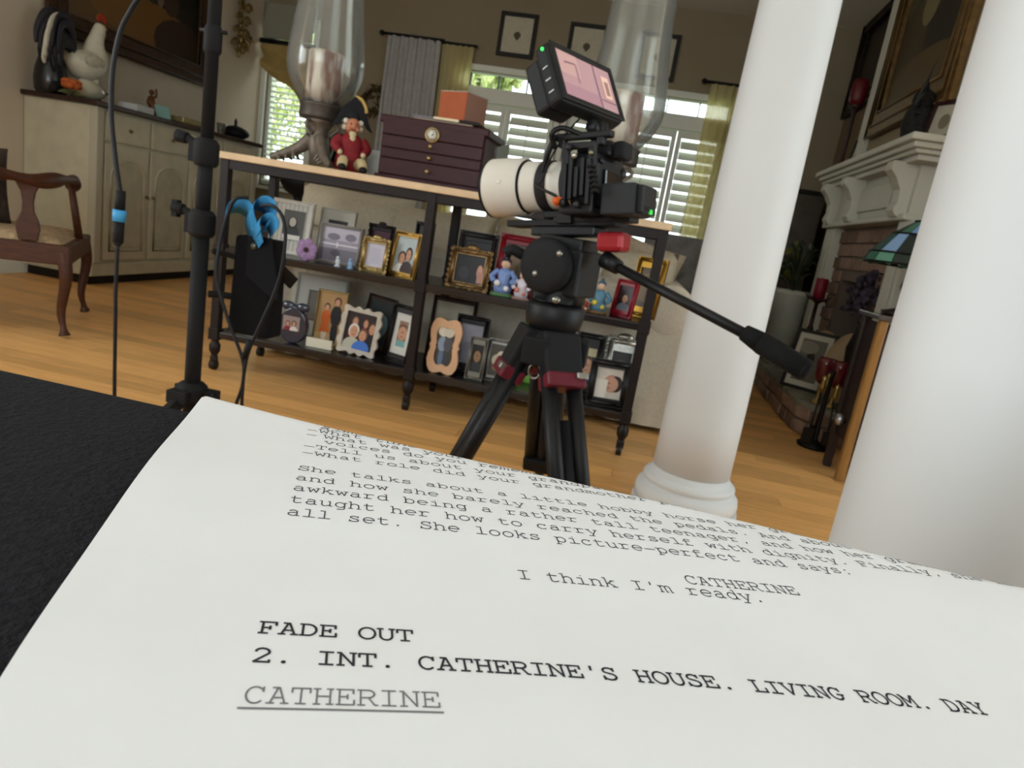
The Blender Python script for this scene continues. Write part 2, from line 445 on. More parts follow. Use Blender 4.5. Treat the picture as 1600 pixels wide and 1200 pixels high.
x0, x1, y0, y1 = -0.80, 1.0, -0.70, TE
N = 240
per = []
def corner_pt(t, inset, z):
    # rounded rectangle outline with radius 0.05, inset; folds grow towards the hem
    Lx, Ly, r = x1 - x0, y1 - y0, 0.04
    hang = max(0.0, (TZ - RC - z) / 0.73)
    fold = 0.02 * hang * math.sin(t * 2 * PI * 22) * (0.6 + 0.4 * math.sin(t * 2 * PI * 5 + 1))
    i = inset - fold
    cxm, cym = (x0 + x1) / 2, (y0 + y1) / 2
    a, b = Lx / 2 - i, Ly / 2 - i
    # superellipse-like param along the perimeter
    P = 2 * (Lx + Ly); d = t * P
    if d < Lx: u, v, nx, ny = -1 + 2 * d / Lx, 1, 0, 1
    elif d < Lx + Ly: u, v = 1, 1 - 2 * (d - Lx) / Ly
    elif d < 2 * Lx + Ly: u, v = 1 - 2 * (d - Lx - Ly) / Lx, -1
    else: u, v = -1, -1 + 2 * (d - 2 * Lx - Ly) / Ly
    X, Y = u * a, v * b
    rr_ = min(r, max(0.0, min(a, b) * 0.9))
    ax, ay = a - rr_, b - rr_
    dx, dy = max(0, abs(X) - ax), max(0, abs(Y) - ay)
    if dx > 0 and dy > 0:
        m_ = math.hypot(dx, dy); k = max(dx, dy) / m_
        X = math.copysign(ax + dx * k, X); Y = math.copysign(ay + dy * k, Y)
    return (cxm + X, cym + Y, z)
V = [corner_pt(k / N, i, z) for i, z in prof for k in range(N)]
F = [(i * N + k, i * N + (k + 1) % N, (i + 1) * N + (k + 1) % N, (i + 1) * N + k) for i in range(len(prof) - 1) for k in range(N)]
F.append(tuple(range(N)))
q.add(V, F, 0, None, True)
q.build('tablecloth', CLOTH, tb, world=True)

PC = np.array([[-836.538, -641.849, -527.588], [-1590.098, -1366.223, -874.633], [-1243.207, -1125.535, -692.171], [-833.672, -755.636, -463.701], [-466.95, -423.031, -259.17], [-212.405, -192.8, -117.699], [-74.575, -68.187, -41.352], [-18.318, -16.975, -10.16], [-2.422, -2.241, -1.31], [-1462.844, -1373.848, -861.39], [-2862.991, -2589.686, -1593.852], [-2269.762, -2045.571, -1260.112], [-1520.231, -1370.134, -843.301], [-849.4, -765.622, -470.436], [-385.13, -347.598, -212.962], [-134.7, -121.774, -74.252], [-33.025, -29.81, -18.064], [-4.308, -3.955, -2.379], [-1182.437, -1052.109, -651.699], [-2181.811, -1942.947, -1204.688], [-1720.777, -1532.27, -949.74], [-1147.907, -1021.144, -632.528], [-637.112, -565.915, -350.263], [-285.998, -253.527, -156.723], [-98.679, -87.169, -53.811], [-23.656, -20.844, -12.854], [-3.059, -2.668, -1.644], [-739.784, -649.745, -405.464], [-1366.587, -1199.873, -748.717], [-1073.427, -940.641, -586.956], [-710.388, -621.004, -387.519], [-389.477, -339.343, -211.733], [-171.763, -148.877, -92.895], [-57.798, -49.768, -31.064], [-13.394, -11.415, -7.13], [-1.63, -1.373, -0.858], [-376.778, -324.253, -203.661], [-693.837, -597.206, -375.109], [-540.905, -464.436, -291.768], [-353.642, -302.21, -189.94], [-190.327, -161.495, -101.573], [-81.698, -68.617, -43.206], [-26.461, -21.902, -13.814], [-5.786, -4.683, -2.963], [-0.643, -0.498, -0.318], [-150.507, -126.339, -79.891], [-276.566, -231.592, -146.48], [-213.516, -177.888, -112.582], [-137.108, -113.239, -71.737], [-71.796, -58.478, -37.107], [-29.615, -23.621, -15.028], [-9.046, -6.989, -4.464], [-1.806, -1.326, -0.852], [-0.17, -0.115, -0.074], [-45.023, -36.217, -23.086], [-82.047, -65.956, -42.064], [-62.366, -49.724, -31.741], [-39.037, -30.588, -19.561], [-19.643, -14.956, -9.599], [-7.631, -5.556, -3.588], [-2.125, -1.442, -0.94], [-0.361, -0.218, -0.144], [-0.025, -0.01, -0.008], [-8.999, -6.858, -4.41], [-16.211, -12.36, -7.953], [-12.051, -9.044, -5.829], [-7.256, -5.263, -3.404], [-3.427, -2.35, -1.53], [-1.198, -0.757, -0.499], [-0.272, -0.157, -0.105], [-0.023, -0.017, -0.011], [0.005, -0.001, -0.0], [-0.922, -0.65, -0.424], [-1.611, -1.143, -0.747], [-1.151, -0.794, -0.521], [-0.651, -0.415, -0.275], [-0.276, -0.151, -0.104], [-0.074, -0.033, -0.025], [-0.003, -0.0, -0.002], [0.007, 0.003, 0.001], [0.001, 0.002, 0.001]])                      # Chebyshev net of the page, millimetres from the lens
VC = [4.6578, -4.6829, -12.2232, 10.0715, -25.8903, 86.0441]
def page_raw(u, v):
    a = np.polynomial.chebyshev.chebvander2d((np.atleast_1d(u) - 70) / 96, (np.atleast_1d(v) - 42) / 56, [8, 8])
    return a @ PC
def page(u, v, lift=0.0):
    """point of the sheet: u mm to the right of the text margin, v mm up the sheet; over the table edge it curls down"""
    u = np.atleast_1d(np.asarray(u, float)); v = np.atleast_1d(np.asarray(v, float))
    uc = np.clip(u, -26, 160)
    vc = np.polyval(VC, uc / 100)
    vi = np.clip(v, -12, vc)
    h = 0.5
    P = page_raw(uc, vi)
    du = (page_raw(uc, vi) - page_raw(uc - h, vi)) / h
    du2 = (page_raw(uc + h, vi) - page_raw(uc, vi)) / h
    du = np.where((u < uc)[:, None], du2, du)
    dv = (page_raw(uc, vi) - page_raw(uc, vi - 2)) / 2
    dvl = (page_raw(uc, vi + 2) - page_raw(uc, vi)) / 2
    P = P + du * (u - uc)[:, None]
    near = np.minimum(v - vi, 0)[:, None]
    dvl[:, 2] = 0
    P = P + dvl / np.linalg.norm(dvl, axis=1)[:, None] * near
    # over the edge: an arc, then straight down
    s = np.maximum(v - vc, 0); Rr = 11.0
    al = np.minimum(s / Rr, 1.45); ex = np.maximum(s - Rr * 1.45, 0)
    t = dv / np.linalg.norm(dv, axis=1)[:, None]
    # the fold runs along the table edge: bend about the world X axis
    t2 = t.copy(); t2[:, 2] = 0; n2 = np.linalg.norm(t2, axis=1)[:, None]
    f = np.zeros_like(t); f[:, 1] = 1.0; side = t2 / n2; side[:, 1] = 0; side = side * 0.4
    f = f * n2
    P = P + side * s[:, None] * 1.0
    P = P + f * (Rr * np.sin(al) + ex * math.cos(1.45))[:, None]
    P[:, 2] -= Rr * (1 - np.cos(al)) + ex * math.sin(1.45)
    P = P / 1000.0
    P[:, 2] += EYE + lift
    return P
UL, UR = -25.3, 190.6
PAPER = mat('D8DADC', 0.8, 0, 0.02, 60, 0.02)
root = thing('script_page', 'white typed screenplay page curling over the black table edge', 'paper', tuple(Vector(page(40, 0)[0])), 0)
nu, nv = 90, 150
uu = np.linspace(UL, UR, nu + 1)
vv = np.concatenate([np.linspace(-150, -14, 10)[:-1], np.linspace(-14, 129, nv + 1 - 9)])
GU, GV = np.meshgrid(uu, vv, indexing='ij')
top = page(GU.ravel(), GV.ravel())
q = MB()
nn = len(vv)
F = [(i * nn + j, (i + 1) * nn + j, (i + 1) * nn + j + 1, i * nn + j + 1) for i in range(nu) for j in range(nn - 1)]
q.add([tuple(p) for p in top], F, 0, None, True)
q.build('sheet', PAPER, root, world=True)

# typewriter letters as pen strokes on a 600-unit cell
def arc(cx, cy, rx, ry, a0, a1, n=10):
    return [(cx + rx * math.cos(math.radians(a0 + (a1 - a0) * k / n)), cy + ry * math.sin(math.radians(a0 + (a1 - a0) * k / n))) for k in range(n + 1)]
L_ = lambda *p: [tuple(p[i:i + 2]) for i in range(0, len(p), 2)]
G = {
 'a': [arc(280, 305, 150, 118, 155, 0, 8) + L_(430, 20, 520, 20), arc(270, 120, 170, 118, 70, 290, 12) + L_(430, 90), L_(430, 250, 330, 240)],
 'b': [L_(40, 590, 130, 590, 130, 0, 50, 0), arc(320, 210, 190, 215, 180, -180, 16)],
 'c': [arc(300, 210, 210, 215, 40, 320, 14), L_(465, 420, 465, 320)],
 'd': [L_(380, 590, 470, 590, 470, 20, 550, 20), arc(280, 210, 190, 215, 0, 360, 16)],
 'e': [L_(80, 220, 520, 220) + arc(300, 215, 220, 215, 0, 310, 16)],
 'f': [L_(200, 0, 200, 490) + arc(310, 490, 110, 105, 180, 75, 6) + L_(510, 585), L_(90, 410, 450, 410), L_(90, 10, 450, 10)],
 'g': [arc(285, 215, 190, 210, 0, 360, 16), L_(560, 410, 475, 410, 475, -50) + arc(330, -50, 145, 115, 0, -90, 6) + L_(170, -165)],
 'h': [L_(40, 590, 130, 590, 130, 10), L_(40, 10, 210, 10), L_(130, 300) + arc(300, 270, 160, 150, 150, 0, 8) + L_(460, 10), L_(390, 10, 550, 10)],
 'i': [L_(130, 410, 310, 410, 310, 15), L_(80, 15, 530, 15), L_(295, 560, 325, 560)],
 'k': [L_(50, 590, 140, 590, 140, 10, 60, 10), L_(140, 180, 420, 410), L_(330, 410, 510, 410), L_(240, 265, 480, 15), L_(370, 15, 560, 15)],
 'l': [L_(130, 590, 310, 590, 310, 15), L_(80, 15, 530, 15)],
 'm': [L_(15, 410, 85, 410, 85, 10), L_(15, 10, 150, 10), L_(85, 330) + arc(190, 320, 100, 95, 150, 0, 6) + L_(290, 10, 345, 10), L_(290, 330) + arc(395, 320, 110, 95, 150, 0, 6) + L_(505, 10, 570, 10)],
 'n': [L_(50, 410, 130, 410, 130, 10), L_(50, 10, 210, 10), L_(130, 300) + arc(300, 270, 160, 150, 150, 0, 8) + L_(460, 10), L_(390, 10, 550, 10)],
 'o': [arc(300, 210, 220, 215, 0, 360, 20)],
 'p': [L_(40, 410, 130, 410, 130, -160), L_(40, -160, 250, -160), arc(320, 210, 190, 212, 180, -180, 16)],
 'q': [L_(550, 410, 470, 410, 470, -160), L_(350, -160, 550, -160), arc(280, 210, 190, 212, 0, 360, 16)],
 'r': [L_(70, 410, 200, 410, 200, 15), L_(70, 15, 400, 15), L_(200, 270) + arc(390, 280, 180, 135, 160, 50, 8)],
 's': [L_(460, 420, 460, 320), arc(300, 325, 155, 100, 25, 200, 8) + L_(300, 220) + arc(300, 115, 175, 110, 70, -160, 10), L_(120, 10, 120, 120)],
 't': [L_(200, 560, 200, 110) + arc(310, 110, 110, 110, 180, 290, 6) + L_(490, 60), L_(80, 410, 460, 410)],
 'u': [L_(40, 410, 130, 410, 130, 130) + arc(260, 130, 130, 130, 180, 290, 6) + L_(460, 110), L_(390, 410, 460, 410, 460, 15, 545, 15)],
 'v': [L_(100, 410, 300, 10, 500, 410), L_(30, 410, 210, 410), L_(390, 410, 570, 410)],
 'w': [L_(90, 410, 180, 10, 300, 340, 420, 10, 510, 410), L_(20, 410, 190, 410), L_(410, 410, 580, 410)],
 'y': [L_(90, 410, 305, 10), L_(510, 410, 220, -160), L_(60, -160, 330, -160), L_(20, 410, 200, 410), L_(400, 410, 570, 410)],
 'A': [L_(110, 10, 280, 555, 320, 555, 490, 10), L_(150, 555, 300, 555), L_(20, 10, 210, 10), L_(390, 10, 580, 10), L_(175, 200, 425, 200)],
 'C': [arc(310, 280, 235, 285, 45, 315, 16), L_(505, 560, 505, 400)],
 'D': [L_(130, 10, 130, 555), L_(50, 555, 280, 555) + arc(280, 282, 250, 273, 90, -90, 12) + L_(50, 10)],
 'E': [L_(130, 10, 130, 555), L_(50, 555, 510, 555, 510, 410), L_(50, 10, 530, 10, 530, 170), L_(130, 290, 350, 290), L_(350, 370, 350, 210)],
 'F': [L_(140, 10, 140, 555), L_(50, 555, 530, 555, 530, 410), L_(50, 10, 300, 10), L_(140, 280, 360, 280), L_(360, 360, 360, 200)],
 'G': [arc(310, 280, 235, 285, 45, 320, 16) + L_(500, 240), L_(505, 560, 505, 410), L_(340, 240, 570, 240)],
 'H': [L_(120, 10, 120, 555), L_(480, 10, 480, 555), L_(40, 555, 210, 555), L_(390, 555, 560, 555), L_(40, 10, 210, 10), L_(390, 10, 560, 10), L_(120, 285, 480, 285)],
 'I': [L_(300, 10, 300, 555), L_(110, 555, 490, 555), L_(110, 10, 490, 10)],
 'L': [L_(190, 555, 190, 10), L_(70, 555, 330, 555), L_(70, 10, 540, 10, 540, 200)],
 'M': [L_(90, 10, 90, 555, 300, 200, 510, 555, 510, 10), L_(20, 555, 90, 555), L_(510, 555, 580, 555), L_(20, 10, 190, 10), L_(410, 10, 580, 10)],
 'N': [L_(110, 10, 110, 555, 490, 10, 490, 555), L_(20, 555, 110, 555), L_(20, 10, 210, 10), L_(390, 555, 570, 555)],
 'O': [arc(300, 282, 250, 285, 0, 360, 24)],
 'P': [L_(140, 10, 140, 555), L_(50, 555, 320, 555) + arc(340, 410, 180, 145, 90, -90, 10) + L_(140, 265), L_(50, 10, 330, 10)],
 'R': [L_(110, 10, 110, 555), L_(30, 555, 300, 555) + arc(320, 415, 170, 140, 90, -90, 10) + L_(110, 275), L_(30, 10, 220, 10), L_(330, 275, 500, 10, 580, 10)],
 'S': [L_(480, 560, 480, 420), arc(300, 425, 180, 140, 25, 210, 9) + L_(300, 300) + arc(300, 145, 205, 148, 75, -160, 12), L_(90, 0, 90, 160)],
 'T': [L_(300, 10, 300, 555), L_(60, 400, 60, 555, 540, 555, 540, 400), L_(170, 10, 430, 10)],
 'U': [L_(110, 555, 110, 200) + arc(300, 200, 190, 205, 180, 360, 12) + L_(490, 555), L_(30, 555, 200, 555), L_(400, 555, 570, 555)],
 'V': [L_(80, 555, 300, 10, 520, 555), L_(10, 555, 190, 555), L_(410, 555, 590, 555)],
 'W': [L_(70, 555, 160, 10, 300, 380, 440, 10, 530, 555), L_(0, 555, 180, 555), L_(420, 555, 600, 555)],
 'Y': [L_(100, 555, 300, 260, 500, 555), L_(30, 555, 200, 555), L_(400, 555, 570, 555), L_(300, 260, 300, 10), L_(170, 10, 430, 10)],
 '2': [arc(285, 430, 190, 160, 170, -20, 10) + L_(90, 20, 90, 10, 500, 10, 500, 90)],
 '.': [arc(300, 35, 28, 28, 0, 360, 8), L_(285, 35, 315, 35)],
 ',': [L_(320, 90, 250, -90), L_(335, 80, 280, -60)],
 "'": [L_(305, 590, 295, 400), L_(320, 590, 300, 420)],
 ':': [arc(300, 35, 26, 26, 0, 360, 8), arc(300, 370, 26, 26, 0, 360, 8)],
 '-': [L_(60, 215, 540, 215)],
 '?': [arc(300, 430, 160, 130, 160, -60, 10) + L_(300, 250, 300, 160), arc(300, 35, 26, 26, 0, 360, 8)],
}
PITCH = 2.54
LATIN = []
def type_line(segs, v, bold=False, ink='45454B', underline=None):
    """segs: (starting column, text) pieces of one printed line whose baseline lies v mm up the sheet"""
    hw = 0.066 * PITCH if bold else 0.044 * PITCH
    U = []; Vv = []; F = []
    sc_ = PITCH / 600
    for c0, text in segs:
        for k, ch in enumerate(text):
            if ch == ' ': continue
            for st in G[ch]:
                P = [((c0 + k) * PITCH + x * sc_ - 0.5 * PITCH, v + y * sc_) for x, y in st]
                for i in range(len(P) - 1):
                    (xa, ya), (xb, yb) = P[i], P[i + 1]
                    d = math.hypot(xb - xa, yb - ya)
                    if d < 1e-6: continue
                    tx, ty = (xb - xa) / d, (yb - ya) / d
                    e = hw * 0.6
                    xa -= tx * e; ya -= ty * e; xb += tx * e; yb += ty * e
                    nx, ny = -ty * hw, tx * hw
                    o = len(U)
                    U += [xa + nx, xa - nx, xb - nx, xb + nx]; Vv += [ya + ny, ya - ny, yb - ny, yb + ny]
                    F.append((o, o + 1, o + 2, o + 3))
    if underline:
        a, b, dv = underline
        n = 24
        for i in range(n):
            ua = (a + (b - a) * i / n) * PITCH; ub = (a + (b - a) * (i + 1) / n) * PITCH
            o = len(U); U += [ua, ua, ub, ub]; Vv += [v + dv + 0.14, v + dv - 0.14, v + dv - 0.14, v + dv + 0.14]; F.append((o, o + 1, o + 2, o + 3))
    U = np.array(U); Vv = np.array(Vv)
    P = page(U, Vv, 0.00006)
    q = MB(); q.add([tuple(p) for p in P], F)
    return q.build('printed_line', mat(ink, 0.8), root, world=True, fix=False)
D3 = 15.152
RV = [-4.29, 2.2, 7.68, 25.34, 28.64, 38.11, 42.53, 47.18, 51.8, 56.73, 66.44, 70.94, 75.27, 78.92, 82.25, 85.24, 87.82]
type_line([(0, "CATHERINE")], RV[0], False, '6E6E72', (-0.62, 8.55, -0.75))
type_line([(0, "2. INT. CATHERINE'S HOUSE. LIVING ROOM. DAY")], RV[1], True, '303036')
type_line([(0, "FADE OUT")], RV[2], True, '303036')
type_line([(D3, "I think I'm ready.")], RV[3])
type_line([(D3 + 12.5, "CATHERINE")], RV[4])
type_line([(0, "all set. She looks picture-perfect and says:")], RV[5])
type_line([(0, "taught her how to carry herself with dignity. Finally, she is")], RV[6])
type_line([(0, "awkward being a rather tall teenager, and how her grandmother")], RV[7])
type_line([(0, "and how she barely reached the pedals. And about feeling")], RV[8])
type_line([(0, "She talks about a little hobby horse her grandfather made")], RV[9])
type_line([(0, "-What role did your grandmother play.")], RV[10])
type_line([(0, "-Tell us about your grandparents.")], RV[11])
type_line([(1.6, "voices do you remember")], RV[12])
type_line([(0, "-"), (1.5, "What was your childhood")], RV[13])
type_line([(0, "-"), (1.0, "What tune do you")], RV[14])
type_line([(1.0, "almost a")], RV[15])
type_line([(1.0, "was")], RV[16])

# ================================================================== console table and the photographs on it
CX0, CX1, CYF, CYB, CZ = -1.70, 0.083, 2.61, 3.02, 0.897
S2, S3 = 0.525, 0.172                      # top surfaces of the two shelves
LW = mat('CDB391', 0.5, 0, 0.12, 14, 0, 0, (1, 8, 1))
cons = thing('console_table', 'long dark wood console with pale top and two shelves of photographs', 'table', ((CX0 + CX1) / 2, 2.815, 0))
q = MB(); q.span((CX0 - 0.005, CYF - 0.01, CZ - 0.027), (CX1 + 0.005, CYB + 0.01, CZ)); tag(q.build('table_top', LW, cons, 0.004, world=True), 'pale wood top slab')
q = MB(); q.span((CX0 + 0.01, CYF + 0.004, CZ - 0.062), (CX1 - 0.01, CYF + 0.03, CZ - 0.027)); q.span((CX0 + 0.01, CYB - 0.03, CZ - 0.062), (CX1 - 0.01, CYB - 0.004, CZ - 0.027)); q.span((CX0 + 0.006, CYF + .034, CZ - 0.062), (CX0 + 0.03, CYB - .034, CZ - 0.027)); q.span((CX1 - 0.03, CYF + .034, CZ - 0.062), (CX1 - 0.006, CYB - .034, CZ - 0.027))
q.build('apron', DARKWOOD, cons, world=True)
for z in (S2, S3):
    q = MB(); q.span((CX0 + 0.012, CYF + 0.012, z - 0.024), (CX1 - 0.012, CYB - 0.012, z)); q.span((CX0 + 0.012, CYF + 0.004, z - 0.030), (CX1 - 0.012, CYF + 0.018, z - 0.002)); q.build('shelf', mat('150D0B', 0.25, 0, 0.3, 30), cons, 0.003, world=True)
for x in (CX0 + 0.02, -0.815, CX1 - 0.02):
    for y in (CYF + 0.018, CYB - 0.018):
        q = MB(); q.box((x, y, (0.15 + CZ - 0.027) / 2 + 0.0), (0.036, 0.036, CZ - 0.027 - 0.15))
        for z in (S2, S3): q.box((x, y, z - 0.014), (0.044, 0.044, 0.05))
        q.lathe([(0.016, 0.055), (0.012, 0.065), (0.022, 0.085), (0.023, 0.11), (0.014, 0.125), (0.02, 0.14), (0.02, 0.16)], 14, T(x, y, 0))
        lg = q.build('leg', DARKWOOD, cons, 0.003, world=True)
        q = MB(); q.cyl((x - 0.011, y, 0.023), (x + 0.011, y, 0.023), 0.022, n=14); q.box((x, y, 0.045), (0.03, 0.012, 0.03)); q.build('caster', mat('2A2420', 0.4, 0.4), lg, world=True)

# ---- picture frames
SKIN = 'B98A6E'
def person(cx, base, h, topc, botc, hair='2A1B14', skin=SKIN, skirt=False):
    """flat print of a standing figure"""
    L = []
    L.append(('e', cx - .05 * h, base + .24 * h, .10 * h, .46 * h, botc)); L.append(('e', cx + .05 * h, base + .24 * h, .10 * h, .46 * h, botc))
    if skirt: L.append(('t', cx, base + .40 * h, .30 * h, .34 * h, topc))
    L.append(('e', cx, base + .62 * h, .25 * h, .42 * h, topc))
    L.append(('e', cx - .13 * h, base + .58 * h, .07 * h, .34 * h, topc)); L.append(('e', cx + .13 * h, base + .58 * h, .07 * h, .34 * h, topc))
    L.append(('e', cx, base + .915 * h, .155 * h, .19 * h, hair)); L.append(('e', cx, base + .89 * h, .115 * h, .155 * h, skin))
    return L
def bust(cx, base, w, h, top, hair='2A1B14', skin=SKIN):
    return [('e', cx, base + .05 * h, w, .75 * h, top), ('e', cx, base + .68 * h, .56 * w, .56 * h, hair), ('e', cx, base + .64 * h, .40 * w, .46 * h, skin),
            ('e', cx - .09 * w, base + .68 * h, .05 * w, .03 * h, '2A1B14'), ('e', cx + .09 * w, base + .68 * h, .05 * w, .03 * h, '2A1B14'), ('e', cx, base + .53 * h, .12 * w, .03 * h, '8A4A42')]
def photo_mesh(w, h, bgc, layers, M, parent, name='photo'):
    """a printed photograph: flat colour shapes clipped to the print, lying in the local XZ plane facing -Y"""
    q = MB(); mats = [mat(bgc, 0.35, 0, 0.1, 30)]; idx = {}
    q.add([(-w / 2, 0, 0), (w / 2, 0, 0), (w / 2, 0, h), (-w / 2, 0, h)], [(0, 1, 2, 3)], 0, M)
    for k, (kind, cx, cz, ww, hh, c) in enumerate(layers):
        if c not in idx: idx[c] = len(mats); mats.append(mat(c, 0.35))
        if kind == 'r': P = [(-.5, -.5), (.5, -.5), (.5, .5), (-.5, .5)]
        elif kind == 't': P = [(-.5, -.5), (.5, -.5), (.2, .5), (-.2, .5)]
        else: P = ring(0, 0, .5, .5, 16)
        # keep the figures' own proportions: widths are given in units of the print height
        P = [(min(w / 2, max(-w / 2, (cx - .5) * w + px * ww * (h if kind != 'r' else w))), min(h, max(0, cz * h + pz * hh * h))) for px, pz in P]
        q.add([(x, -0.00025 * (k + 1), z) for x, z in P], [tuple(range(len(P)))], idx[c], M)
    return q.build(name, mats, parent, fix=False)
def frame_outline(w, h, style):
    if style == 'scallop':       # paired lobes top and bottom, waisted sides with a small point
        H_ = [(0, .955), (.25, .985), (.5, 1.0), (.75, .97), (.93, .88), (1, .77), (.96, .66), (.87, .57), (.90, .525), (.97, .50), (.90, .475), (.87, .43), (.96, .34), (1, .23), (.93, .12), (.75, .03), (.5, 0), (.25, .015)]
        P = H_ + [(-x, 1 - z) for x, z in H_]
        return [(x * w / 2, z * h) for x, z in P][::-1]
    if style == 'wavy':
        P = []
        for k in range(96):
            a = 2 * PI * k / 96; c, s = math.cos(a), math.sin(a)
            r = 1 / max(abs(c), abs(s)) ** 0.92
            P.append((c * r * w / 2 * (0.94 + 0.05 * math.cos(14 * a)), h / 2 + s * r * h / 2 * (0.94 + 0.05 * math.cos(14 * a))))
        return P
    return [(-w / 2, 0), (w / 2, 0), (w / 2, h), (-w / 2, h)]
def square_on(P, w, h):
    """points of the opening facing each outline point, on a w x h rectangle centred like the outline"""
    cz = (max(z for _, z in P) + min(z for _, z in P)) / 2
    out = []
    for x, z in P:
        a = math.atan2((z - cz) / h, x / w); c, s = math.cos(a), math.sin(a); r = 1 / max(abs(c), abs(s))
        out.append((c * r * w / 2, cz + s * r * h / 2))
    return out
def picture_frame(label, px0, px1, top, Y, zb, fm, border=0.018, bg='8A8A86', layers=(), board=0.0, boardc='E6E2D6', yaw=0.0, lean=0.14, roll=0.0, style='plain', depth=0.016, name='photo_frame', cat='picture frame', group=None, frame_label=None, photo_label=None):
    """px0, px1: pixels of the lower corners, top: pixel on the upper edge; the frame stands at depth Y on z = zb"""
    a = at(px0[0], px0[1], Y); b = at(px1[0], px1[1], Y); c = at(top[0], top[1], Y)
    w_ = (b.x - a.x) / math.cos(yaw); h_ = (c.z - zb) / math.cos(lean)
    root = thing(name, label, cat, ((a.x + b.x) / 2, Y, zb), yaw, group)
    M = R3(-lean, roll, 0)
    out = frame_outline(w_, h_, style)
    iw, ih = w_ - 2 * border, h_ - 2 * border
    inn = [(x * .60, h_ / 2 + (z - h_ / 2) * .70) for x, z in out] if style == 'scallop' else square_on(out, iw, ih)
    q = MB(); q.prism(out, depth, M @ T(0, -depth / 2, 0), 0, inn)
    if style in ('plain', 'ornate'):
        mid = 0.5 * border
        for x0_, z0_, x1_, z1_ in ((-w_ / 2 + mid, mid, w_ / 2 - mid, mid), (-w_ / 2 + mid, h_ - mid, w_ / 2 - mid, h_ - mid), (-w_ / 2 + mid, mid, -w_ / 2 + mid, h_ - mid), (w_ / 2 - mid, mid, w_ / 2 - mid, h_ - mid)):
            q.tube([M @ Vector((x0_, -depth / 2, z0_)), M @ Vector((x1_, -depth / 2, z1_))], border * 0.36, 8)
    if style == 'ornate':
        rr = random.Random(int(px0[0]))
        per = [(-w_ / 2, h_ * t) for t in np.linspace(0, 1, 8)] + [(w_ / 2, h_ * t) for t in np.linspace(0, 1, 8)] + [(w_ * t, h_) for t in np.linspace(-.5, .5, 7)] + [(w_ * t, 0.004) for t in np.linspace(-.5, .5, 7)]
        for x, z in per:
            r = rr.uniform(0.6, 0.95) * border * 0.6
            cx_, cz_ = x * 0.94, h_ / 2 + (z - h_ / 2) * 0.92
            sp = [M @ Vector((cx_ + r * (1 - t * .7) * math.cos(t * 9 + x * 40), -depth / 2 - 0.002, cz_ + r * (1 - t * .7) * math.sin(t * 9 + x * 40))) for t in np.linspace(0, 1, 12)]
            q.tube(sp, border * 0.17, 5)
        q.ball((0, -depth / 2, h_ + border * 0.2), border * 0.7, 10, 0, M, (1.6, .5, .8))
    f = q.build('frame', fm, root)
    if frame_label: f['label'] = frame_label
    q = MB(); q.box((0, depth * 0.25, h_ / 2), (iw + 0.004, 0.004, ih + 0.004), M); q.build('backing', mat('2A2622', 0.8), root)
    if board:
        o_ = [(-iw / 2, border), (iw / 2, border), (iw / 2, h_ - border), (-iw / 2, h_ - border)]
        i_ = square_on(o_, iw - 2 * board, ih - 2 * board)
        q = MB(); q.prism(o_, 0.002, M @ T(0, 0.0, 0), 0, i_); q.build('mat_board', mat(boardc, 0.8), root)
    pw, ph = iw - 2 * board, ih - 2 * board
    p = photo_mesh(pw, ph, bg, layers, M @ T(0, 0.0015, border + board), root)
    if photo_label: p['label'] = photo_label
    # easel strut behind, down to the shelf
    dz = h_ * math.cos(lean) * 0.55; dy = h_ * math.sin(lean) * 0.55
    if lean > 0.02:
        q = MB(); q.tube([(0, dy + 0.010, dz), (0, dy + 0.012 + h_ * 0.16, 0.003)], 0.004, 6); q.build('strut', mat('2A2622', 0.8), root)
    return root

FB = mat('151312', 0.4); FW = mat('C9C6BC', 0.5, 0, 0.1, 30); FS = SILVER; FRED = mat('7E1420', 0.35); FDW = mat('2E1B14', 0.4, 0, 0.3, 40)
GREYP = '77757C'
gph = 'family photographs on the console shelves'
Yf, Ym, Yb = 2.68, 2.78, 2.88
# left bay, upper shelf
r_ = picture_frame('large white ribbed frame with black and white portrait of a girl', (417, 397), (480, 407), (449, 312), Ym, S2, mat('C4C1B8', 0.5, 0, 0.1, 30), 0.012, 'B9B7B0', [('r', 0.5 + 0.135 * (k - 4) * 0.9, 0.5, 0.03, 1.0, '9C9A92') for k in range(9)] + [('r', 0.55, 0.55, 0.60, 0.62, '4A4A46'), ('e', .52, .40, .34, .34, '26262A'), ('e', .52, .60, .22, .26, '191716'), ('e', .52, .62, .15, .19, 'A8A29A'), ('r', .52, .30, .5, .10, 'C9C6C0')], group=gph)
picture_frame('dark photograph in a wide cream mat behind the pale landscape photo', (492, 402), (546, 411), (520, 326), Yb, S2, mat('B4B0A2', 0.6), 0.006, '34383C', [('r', .5, .45, 1, .25, '5E6166'), ('r', .5, .2, 1, .3, '22262A')], 0.03, 'BDB9AC', group=gph)
picture_frame('wide grey frame with pale misty lake landscape and fence', (494, 402), (560, 416), (528, 351), Yf + 0.03, S2, mat('7E7A76', 0.4, .3), 0.012, '8D8895', [('r', .5, .8, 1, .35, 'A9A4B2'), ('e', .3, .72, .4, .2, '6E6878'), ('e', .75, .75, .35, .22, '726C7C'), ('r', .5, .5, 1, .04, 'C9C5D0'), ('r', .42, .5, .03, .16, 'D5D2DA'), ('r', .5, .2, 1, .35, '6A6772'), ('e', .4, .25, .3, .2, '57545F')], group=gph)
picture_frame('black carved frame with a crested top behind the gold frame', (569, 408), (608, 414), (588, 350), Yb - 0.03, S2, mat('17100F', 0.35), 0.016, '4A2A38', [('e', .5, .4, .5, .6, '6A4450')], style='ornate', group=gph)
